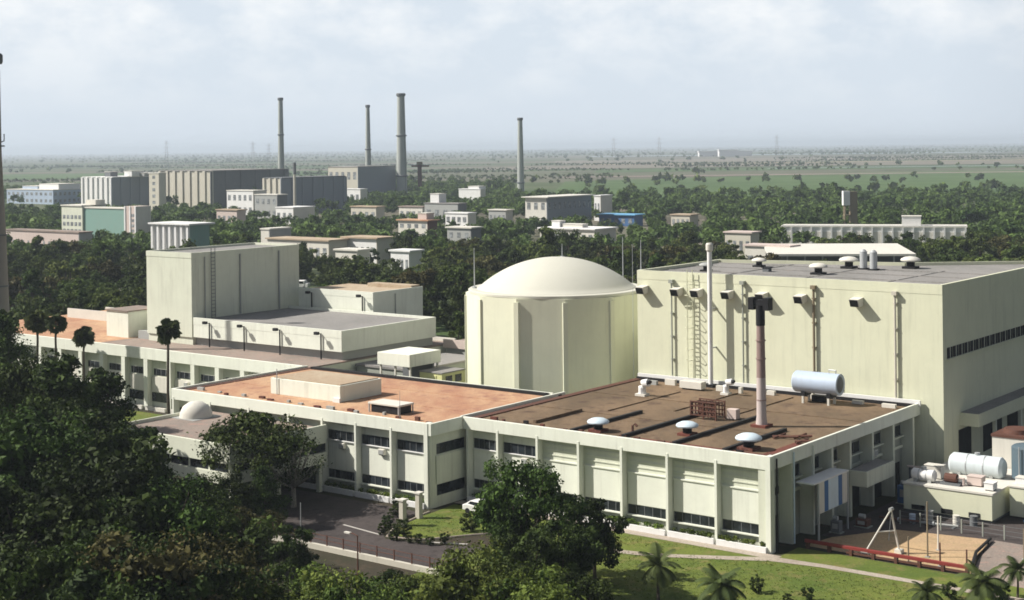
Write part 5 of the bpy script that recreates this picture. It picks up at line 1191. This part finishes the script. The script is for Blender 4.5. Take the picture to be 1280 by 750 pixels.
# ---- woods in the middle distance
def skyline(x):
    for a, b_, y in ((-99, 20, 392), (20, 130, 392), (130, 185, 378), (185, 240, 316), (240, 361, 308), (361, 526, 362), (526, 582, 402), (582, 600, 365), (600, 650, 340), (650, 740, 325), (740, 796, 350), (796, 900, 340), (900, 1400, 330)):
        if a <= x < b_: return y
    return 400
def pixel(X, Y, Z):
    a = X/Y*F; b_ = (H - Z)/Y*F
    return PX + a*_c + b_*_s, PY - a*_s + b_*_c
def blocked(X, Y, h, r):
    x, yt = pixel(X, Y, h); w = r/Y*F; yb = pixel(X, Y, 0)[1]
    for x0, x1, y0, y1, D in KEEP:
        if Y < D and x + w > x0 and x - w < x1 and yt < y1: return True
    for fx, fy, fr in FOOT:
        if (X - fx)**2 + (Y - fy)**2 < (fr + r*0.5)**2: return True
    p, q = plant(X, Y)
    return -30 < p < 178 and -30 < q < 84
rw_ = random.Random(12)
cand = []
tries = 0
grid = {}
def clear(X, Y, d):
    i, j = int(X//16), int(Y//16)
    for di in (-1, 0, 1):
        for dj in (-1, 0, 1):
            for (u, v) in grid.get((i + di, j + dj), ()):
                if (u - X)**2 + (v - Y)**2 < d*d: return False
    return True
for _ in range(26000):
    Y = math.sqrt(rw_.uniform(225**2, 1500**2)); X = rw_.uniform(-0.38, 0.38)*Y
    h = rw_.uniform(7.0, 11.5)*(1.25 if rw_.random() < 0.2 else 1.0); r = h*0.55
    x, yt = pixel(X, Y, h)
    if not -40 < x < 1320: continue
    dens = 1.0
    if Y > 640 and x > 640: dens = max(0.0, 1.0 - (Y - 640)/470.0)
    elif Y > 1150: dens = max(0.15, 1.0 - (Y - 1150)/400.0)
    if rw_.random() > dens: continue
    if yt > skyline(x) + 3: continue
    if blocked(X, Y, h, r) or not clear(X, Y, 8.8 if Y < 700 else 10.5): continue
    grid.setdefault((int(X//16), int(Y//16)), []).append((X, Y)); cand.append((Y, X, h, x))
cand.sort()
print('mid trees', len(cand))
ZN = (((-99, 190), 'leafy green tree packed in the dark wood left of the tower', 'trees in the wood left of the tower'),
      ((190, 560), 'leafy green tree packed in the grove between the tower and the domed building', 'trees in the grove between tower and dome'),
      ((560, 900), 'leafy green tree packed in the wood beyond the domed building', 'trees in the wood beyond the dome'),
      ((900, 1400), 'leafy green tree packed in the wood beyond the grey roofed block', 'trees in the wood beyond the grey roofed block'))
for Y, X, h, x in cand[:295]:
    for (a, b_), lb, gr in ZN:
        if a <= x < b_: break
    key = rw_.choices(('m1', 'm2', 'm3', 'm4', 'm5'), (4, 4, 3, 2, 1.6))[0]
    plant_tree(key, X, Y, h*(1.15 if key == 'm4' else 1.0), lb, 'woodland_tree', gr, rz=rw_.random()*6.28)
# everything farther: one mass of tree crowns
def far_mass(name, pts, mat, per, size, label):
    rng = np.random.default_rng(77); Ps, Ts = [], []
    for (Y, X, h, x) in pts:
        r = h*0.52; k = 9
        ang = rng.random(k)*6.28; rad = r*0.75*rng.random(k)**0.5
        cen = np.stack([X + np.cos(ang)*rad, Y + np.sin(ang)*rad, h*(0.38 + 0.5*rng.random(k)*(1 - 0.5*(rad/r)))], 1)
        P, t = leaves(rng, cen, np.full(k, r*0.40), per, size*(h/9.0), 0.8)
        Ps.append(P); Ts.append(np.clip(t*0.7 + 0.5*rng.random() - 0.1, 0, 1))
    o = bpy.data.objects.new(name, quads_to_mesh(name, np.concatenate(Ps), np.concatenate(Ts), mat)); COL.objects.link(o)
    o['kind'] = 'stuff'; o['label'] = label
far_mass('woodland', cand[295:], 'leaf_far', 30, 1.5, 'far green woodland around the distant buildings')
# scattered scrub and tree lines on the plain, thinning to the horizon
sc_pts = []
for _ in range(60000):
    Y = 1150*(9000/1150)**rw_.random(); X = rw_.uniform(-0.38, 0.38)*Y
    v = math.sin(X*0.0031 + 1.3*math.sin(Y*0.0017)) + math.sin(Y*0.0052 + 2.0*math.sin(X*0.0013)) + 0.7*math.sin(Y*0.0121 + X*0.002)
    if v < 1.25 + 0.5*rw_.random() and rw_.random() > 0.03: continue
    if Y < 1500 and any((X - fx)**2 + (Y - fy)**2 < 400 for fx, fy, fr in FOOT): continue
    sc_pts.append((Y, X, rw_.uniform(4, 9)*(1 + Y/9000), 0))
    if len(sc_pts) > 240: break
for _ in range(190):
    Y0 = 5200*(24000/5200)**rw_.random(); X0 = rw_.uniform(-0.40, 0.36)*Y0; L = rw_.uniform(0.03, 0.20)*Y0; hh = rw_.uniform(6, 9)
    nL = int(10 + 22*rw_.random())
    for j in range(nL):
        if rw_.random() < 0.75: sc_pts.append((Y0*(1 + 0.004*rw_.random()), X0 + L*j/nL + rw_.uniform(-4, 4), hh*rw_.uniform(0.7, 1.1)*(1 + Y0/16000), 0))
for _ in range(75):
    Y0 = 1500*(5200/1500)**rw_.random(); X0 = rw_.uniform(-0.40, 0.36)*Y0
    if X0 > -100 and Y0 < 2250: continue
    L = rw_.uniform(0.03, 0.17)*Y0; nL = int(L/5.5); hh = rw_.uniform(3, 5.5); tilt = rw_.uniform(-0.25, 0.25); gap = rw_.uniform(0.0, 0.15)
    for j in range(nL):
        if rw_.random() > gap: sc_pts.append((Y0 + tilt*L*j/nL + rw_.uniform(-8, 8), X0 + L*j/nL + rw_.uniform(-4, 4), hh*rw_.uniform(0.6, 1.3), 0))
far_mass('scrub', sc_pts, 'leaf_far', 4, 4.6, 'dark scrub and tree lines scattered over the plain')
# short grass on the lawns
rg = np.random.default_rng(9); cen = []
while len(cen) < 9000:
    p, q = rg.uniform(-24, 38), rg.uniform(-26, 3.5)
    if (p < 24 and q < -2.0 and not (-30 < p < 16 and abs(q + 0.9 + (max(p, -1) + 1)*0.42) < 1.2)) or (26 < p < 37 and -14 < q < -2.6 and q > -16 + (37 - p)*0.9 - 4):
        x, y = world(p, q); cen.append((x, y, 0.09))
P, t = leaves(rg, np.array(cen), np.full(len(cen), 0.3), 3, 0.11, 0.12, 0.6)
o = bpy.data.objects.new('grass', quads_to_mesh('grass', P, t, 'grass_blade')); COL.objects.link(o); o['kind'] = 'stuff'; o['label'] = 'short tufted grass on the lawns'

# ================================================================== AIR, SKY, SUN, CAMERA
hz = MB(1); hz.box(-75000, 75000, -75000, 75000, -1.0, 92.0)
hm = bpy.data.materials.new('hazy_air'); hm.use_nodes = True; nt = hm.node_tree
for nd in list(nt.nodes):
    if nd.type != 'OUTPUT_MATERIAL': nt.nodes.remove(nd)
pv = nt.nodes.new('ShaderNodeVolumePrincipled'); pv.inputs['Density'].default_value = 1.15e-4
pv.inputs['Color'].default_value = (0.77, 0.88, 1.0, 1); pv.inputs['Anisotropy'].default_value = 0.1
lk(nt, pv.outputs[0], nt.nodes['Material Output'].inputs['Volume'])
o = bpy.data.objects.new('haze', hz.mesh('haze', hm)); COL.objects.link(o); o['kind'] = 'stuff'; o['label'] = 'pale haze over the plain'
sun_dir = Vector((1.5*U[0] - V[0], 1.5*U[1] - V[1], 1.6)).normalized()
el = math.asin(sun_dir.z); az = math.atan2(sun_dir.x, sun_dir.y)
wd = bpy.data.worlds.new('World'); scene.world = wd; wd.use_nodes = True; nt = wd.node_tree
bgn = nt.nodes['Background']; bgn.inputs['Strength'].default_value = 0.05
sky = nt.nodes.new('ShaderNodeTexSky'); sky.sky_type = 'NISHITA'; sky.sun_disc = False
sky.sun_elevation = el; sky.sun_rotation = az; sky.altitude = 30; sky.dust_density = 2.5; sky.air_density = 1.0; sky.ozone_density = 1.5
tc = nt.nodes.new('ShaderNodeTexCoord'); sx = nt.nodes.new('ShaderNodeSeparateXYZ'); lk(nt, tc.outputs['Generated'], sx.inputs[0])
mz = nt.nodes.new('ShaderNodeMath'); mz.operation = 'MAXIMUM'; mz.inputs[1].default_value = 0.0; lk(nt, sx.outputs['Z'], mz.inputs[0])
az_ = nt.nodes.new('ShaderNodeMath'); az_.operation = 'ADD'; az_.inputs[1].default_value = 0.5; lk(nt, mz.outputs[0], az_.inputs[0])
dv = nt.nodes.new('ShaderNodeVectorMath'); dv.operation = 'DIVIDE'; cb = nt.nodes.new('ShaderNodeCombineXYZ')
for k in range(3): lk(nt, az_.outputs[0], cb.inputs[k])
lk(nt, tc.outputs['Generated'], dv.inputs[0]); lk(nt, cb.outputs[0], dv.inputs[1])
mp = nt.nodes.new('ShaderNodeMapping'); mp.inputs['Scale'].default_value = (1.0, 0.9, 0.0); mp.inputs['Location'].default_value = (3.1, 1.7, 0); lk(nt, dv.outputs[0], mp.inputs['Vector'])
cl = noise(nt, mp.outputs['Vector'], 9.0, 10, 0.6)
cl2 = noise(nt, mp.outputs['Vector'], 2.2, 4, 0.5)
ad = nt.nodes.new('ShaderNodeMath'); ad.operation = 'MULTIPLY_ADD'; ad.inputs[1].default_value = 0.7; lk(nt, cl2, ad.inputs[0]); lk(nt, cl, ad.inputs[2])
cov = ramp(nt, ad.outputs[0], 0.76, 1.05)
low = ramp(nt, mz.outputs[0], 0.105, 0.21, (0.96, 0.92, 0.92, 1), (0.04, 0.04, 0.04, 1))     # hazy white air is thick near the horizon only
veil = mix(nt, low, sky.outputs['Color'], (10.7, 11.9, 13.2))
cm = nt.nodes.new('ShaderNodeMath'); cm.operation = 'MULTIPLY'; lk(nt, cov, cm.inputs[0]); lk(nt, ramp(nt, mz.outputs[0], 0.02, 0.09, (0.05, 0.05, 0.05, 1), (0.95, 0.95, 0.95, 1)), cm.inputs[1])
cloudy = mix(nt, cm.outputs[0], veil, (13.6, 14.0, 14.3))
gx = nt.nodes.new('ShaderNodeVectorMath'); gx.operation = 'DOT_PRODUCT'; gx.inputs[1].default_value = (-0.75, 0.65, 0.0); lk(nt, tc.outputs['Generated'], gx.inputs[0])
gr = ramp(nt, gx.outputs['Value'], 0.0, 0.42, (0.42, 0.44, 0.48, 1), (1, 1, 1, 1))      # hazy sky brighter toward sun and view, dimmed elsewhere to deepen wall shade
cloudy = mix(nt, 1.0, cloudy, gr, 'MULTIPLY')
lk(nt, cloudy, bgn.inputs['Color'])
sl = bpy.data.lights.new('sun', 'SUN'); sl.energy = 5.0; sl.angle = R(0.53); sl.color = (1.0, 0.945, 0.86)
so = bpy.data.objects.new('sun', sl); COL.objects.link(so); so.rotation_euler = (-sun_dir).to_track_quat('-Z', 'Y').to_euler(); so.location = (-200, 50, 300)
cam = bpy.data.cameras.new('camera'); co = bpy.data.objects.new('camera', cam); COL.objects.link(co)
cam.sensor_width = 36.0; cam.lens = F/1280*36; cam.shift_y = -(375 - PY)/1280; cam.clip_start = 1.0; cam.clip_end = 200000
from mathutils import Matrix
co.matrix_world = Matrix.Translation((0, 0, H)) @ Matrix.Rotation(TH, 4, 'Y') @ Matrix.Rotation(R(90), 4, 'X')
scene.camera = co
scene.view_settings.view_transform = 'Standard'; scene.view_settings.look = 'None'; scene.view_settings.exposure = 0.5; scene.view_settings.gamma = 1.0
scene.render.engine = 'CYCLES'
cy = scene.cycles; cy.use_denoising = True; cy.max_bounces = 6; cy.diffuse_bounces = 3; cy.glossy_bounces = 3; cy.transmission_bounces = 3; cy.volume_bounces = 0; cy.transparent_max_bounces = 4
cy.filter_width = 1.7; cy.use_adaptive_sampling = True; cy.adaptive_threshold = 0.02
